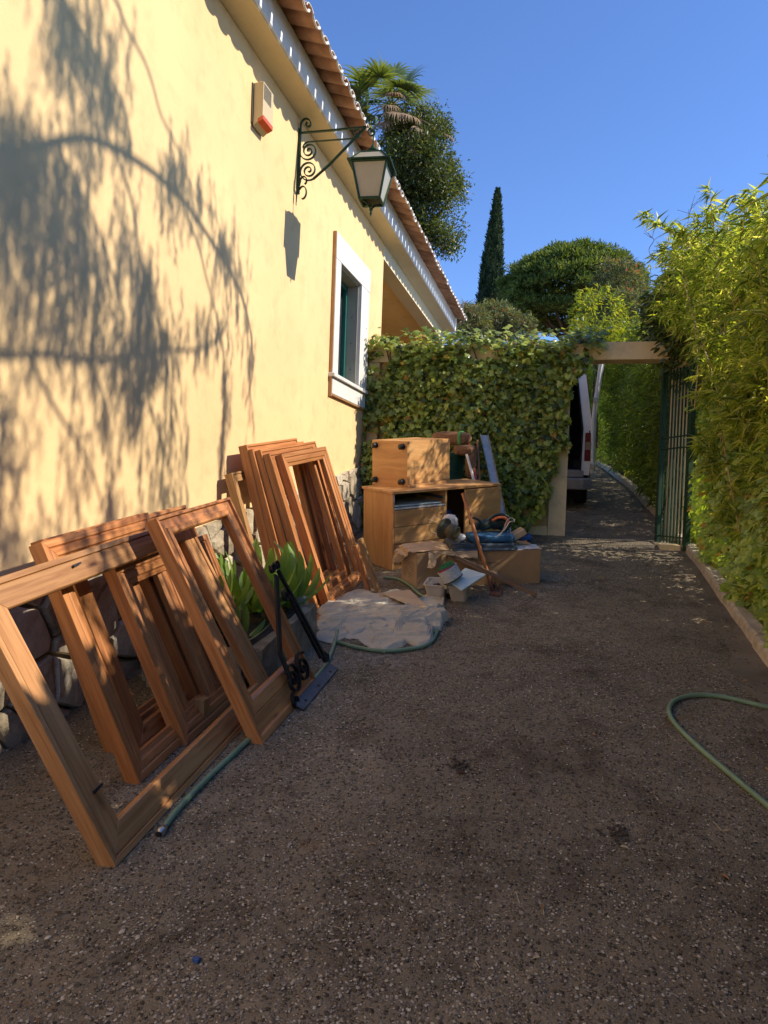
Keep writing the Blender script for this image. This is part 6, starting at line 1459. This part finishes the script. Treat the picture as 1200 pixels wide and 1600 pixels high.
# ---- fan palm
def palm():
    Y = 20.5; T = thing('fan_palm', tuple(atY(625, 560, Y)), 'tall fan palm with a skirt of dry fronds behind the tiled roof', 'palm tree')
    s = Y/FPX/.97; ctrpx = (610, 165); ctr = atY(610, 165, Y)
    MB().tube(smooth([tuple(atY(628, 560, Y)), tuple(atY(622, 330, Y)), tuple(ctr)], 5), np.linspace(.30, .22, 11), 12).build('trunk', M['trunk'], T)
    def frond(base, tip, R0, m, name='frond', droop=.9, seg=26, ang=125, rs=random):
        base, tip = V(base), V(tip); d = (tip-base).normalized(); side = d.cross(Vector((0, 0, 1))); side = side.normalized() if side.length > .1 else Vector((1, 0, 0)); up = side.cross(d).normalized()
        mb = MB().tube([base, (base+tip)/2+Vector((0, 0, .05)), tip], [.022, .016, .012], 5)
        for i in range(seg):
            a = R(-ang+2*ang*i/(seg-1)+rs.uniform(-3, 3)); u = (d*math.cos(a)+side*math.sin(a)+up*.12*math.cos(a)).normalized(); L = R0*(.72+.28*math.cos(a*.6))*rs.uniform(.88, 1.05)
            perp = u.cross(up).normalized(); w = L*.055; prev = None; p = Vector(tip); dirn = Vector(u); n = 5
            for q in range(n+1):
                f = q/n; ww = w*(.35+1.3*f if f < .45 else max(.06, 1.7*(1-f)*.95)); mb.v += [tuple(p-perp*ww), tuple(p+perp*ww)]
                dirn = (dirn+Vector((0, 0, -1))*droop*(f**1.6)*.55).normalized(); p = p+dirn*(L/n)
            k = len(mb.v)-2*(n+1); mb.f += [(k+2*q, k+2*q+1, k+2*q+3, k+2*q+2) for q in range(n)]
        return mb.build(name, m, T)
    F = [((600, 120), 0, 40), ((575, 135), -8, 40), ((640, 122), 6, 36), ((562, 150), -4, 36), ((655, 150), 8, 34), ((590, 110), -14, 34), ((618, 105), 12, 34), ((572, 175), 0, 36), ((635, 150), -10, 40), ((606, 145), -16, 42), ((560, 190), 10, 34), ((585, 180), -14, 38), ((655, 185), -4, 30), ((668, 195), 6, 26), ((690, 210), 0, 22), ((630, 190), -18, 32), ((645, 205), -12, 30), ((578, 205), -6, 36), ((566, 165), -20, 38), ((584, 160), -24, 40), ((572, 225), -20, 34), ((650, 135), -20, 36), ((625, 128), -24, 38), ((660, 165), -20, 30)]
    for i, ((px, py), dy, r_) in enumerate(F):
        kf = .8 if px > 585 else 1.0; tip = atY(ctrpx[0]+(px-ctrpx[0])*kf, ctrpx[1]+(py-ctrpx[1])*kf, Y+dy*.07); frond(ctr, tip, r_*s*1.35, M['palm'], droop=1.0+.35*(py > 150))
    frond(atY(672, 212, Y-.8), atY(696, 208, Y-.9), 20*s, M['palm'], droop=1.6, seg=18)
    for (px, py, r_) in ((700, 212, 17), (605, 165, 30), (620, 175, 34), (640, 180, 28), (600, 190, 26), (655, 200, 30), (648, 230, 26), (615, 150, 26)):
        frond(atY(612, 165, Y-1.6), atY(px, py, Y-2.2), r_*s, M['palmdry'], 'dry_frond', 2.4, 16, 80)
palm()
# ---- weeping tree behind the hedge: its hanging branches throw the shadow on the wall
def weeping():
    T = thing('weeping_tree', (4.3, 1.2, gz(1.2)), 'weeping tree with long hanging fronds overhanging the drive, out of the picture above', 'tree')
    t0 = 6.2; f = 460/968
    def up(px, py, t=None):
        w = atX(px*f, py*f, WX); t = 5.0 if t is None else 5.0+(t-t0)*.7
        while t < 8.5:
            v = w+SUN*t-CAM; d = v@fw; X_, Y_ = 600+FPX*(v@cr)/max(d, .05), 800-FPX*(v@cu)/max(d, .05)
            if d < .1 or X_ > 1290 or Y_ < -90: break
            t += .1
        return V(w+SUN*t)
    crown = up(-160, 300)+Vector((.9, 0, .3)); MB().tube(smooth([(4.6, .6, 0), (4.5, .9, 3), (3.6, 1.2, 5.2), tuple(crown)], 5), np.linspace(.22, .08, 16), 10).build('trunk', M['trunk'], T)
    br = [([(-160, 520), (0, 515), (100, 490), (190, 465), (290, 455), (400, 500), (520, 580), (610, 670), (700, 800), (760, 900), (800, 990), (825, 1100), (830, 1230), (805, 1340)], .028, 1.3),
          ([(300, -150), (380, 0), (420, 100), (470, 190), (500, 270), (530, 380), (580, 480), (640, 640), (700, 700), (760, 850)], .014, 1.5),
          ([(190, 490), (250, 600), (320, 750), (370, 900), (410, 1030), (440, 1180)], .013, 1.0),
          ([(380, 500), (430, 650), (455, 800), (480, 930), (520, 1060), (540, 1200), (590, 1400), (605, 1600)], .012, .9),
          ([(-100, 1160), (0, 1170), (150, 1165), (300, 1185), (420, 1170), (540, 1150), (640, 1150), (720, 1110), (750, 1030), (735, 900)], .020, .7),
          ([(100, 1180), (180, 1340), (280, 1500), (330, 1640), (380, 1800)], .014, .3),
          ([(460, 1200), (500, 1350), (540, 1480), (600, 1640)], .010, .5),
          ([(600, 680), (650, 800), (680, 920), (720, 1080), (740, 1250), (725, 1560)], .012, 1.3),
          ([(150, -100), (260, 90), (340, 220), (400, 330), (430, 450)], .018, 2.2),
          ([(300, 1190), (350, 1330), (370, 1500), (360, 1700)], .009, .8), ([(420, 1180), (445, 1300), (430, 1400)], .008, 1.5), ([(-20, 1500), (60, 1560), (90, 1450), (40, 1330)], .010, 1.5)]
    cen = []
    for pts, r_, dn in br:
        S = smooth([up(*p) for p in pts], 6); MB().tube(S, np.linspace(r_, r_*.35, len(S)), 6).build('branch', M['trunk'], T)
        for a, b_ in zip(S[:-1], S[1:]):
            k = int(np.random.RandomState(len(cen)).poisson((b_-a).length*50*dn))
            for _ in range(k): cen.append((a+(b_-a)*random.random(), random.uniform(.08, .30)))
    # masses of hanging fronds: (px, py, sx, sy, n)
    for px, py, sx, sy, n in [(a_, b_, c_, d_, int(e_*(1.9 if a_ > 400 else .95 if a_ > -100 else .6))) for a_, b_, c_, d_, e_ in ((40, 470, 90, 60, 150), (150, 620, 110, 90, 110), (230, 780, 90, 80, 130), (100, 760, 90, 90, 45), (60, 350, 80, 80, 35), (300, 100, 70, 90, 70), (200, 60, 80, 60, 40), (350, 260, 50, 70, 40), (330, 950, 70, 120, 60), (250, 1060, 120, 60, 60), (400, 1050, 60, 80, 55), (500, 1050, 50, 90, 45), (120, 960, 90, 90, 40), (300, 420, 80, 50, 20), (420, 750, 30, 90, 14), (480, 900, 20, 60, 26), (520, 1120, 50, 50, 30), (440, 1250, 25, 50, 26), (580, 500, 30, 50, 18), (650, 640, 40, 50, 18), (740, 790, 30, 50, 22), (680, 1060, 30, 50, 20), (300, 1400, 120, 120, 36), (560, 1420, 30, 110, 18), (0, 620, 60, 200, 60), (-150, 1000, 100, 300, 150), (-150, 400, 100, 300, 200), (480, 1550, 110, 120, 30), (30, 1450, 40, 90, 28), (790, 960, 25, 70, 16), (825, 1180, 12, 80, 12), (560, 560, 40, 60, 14), (745, 1200, 14, 110, 12))]:
        for _ in range(n): cen.append((up(random.gauss(px, sx*.85), random.gauss(py, sy*1.1), t0+random.uniform(-1.1, 1.3)), random.uniform(.14, .34)))
    # scattered fronds lower down dapple the leaning frames
    for _ in range(420): cen.append((up(random.uniform(-100, 620), random.uniform(1580, 2250), t0+random.uniform(-.2, 1.4)), random.uniform(.12, .26)))
    P, D, N, L, W = [], [], [], [], []
    for p, ln in cen:
        lean = Vector((random.uniform(-.25, .25), random.uniform(-.25, .25), -1)).normalized(); k = int(ln/.016)
        for i in range(k):
            q = p+lean*(ln*i/k); a = random.uniform(0, 6.28); d = Vector((math.cos(a)*.55, math.sin(a)*.55, -.8))
            P.append(tuple(q)); D.append(tuple(d)); N.append((math.cos(a+1.5), math.sin(a+1.5), .3)); L.append(random.uniform(.03, .055)); W.append(random.uniform(.008, .013))
    leaves('fronds', P, D, N, np.array(L), np.array(W), T_QUAD, M['bamdk'], T)
weeping()
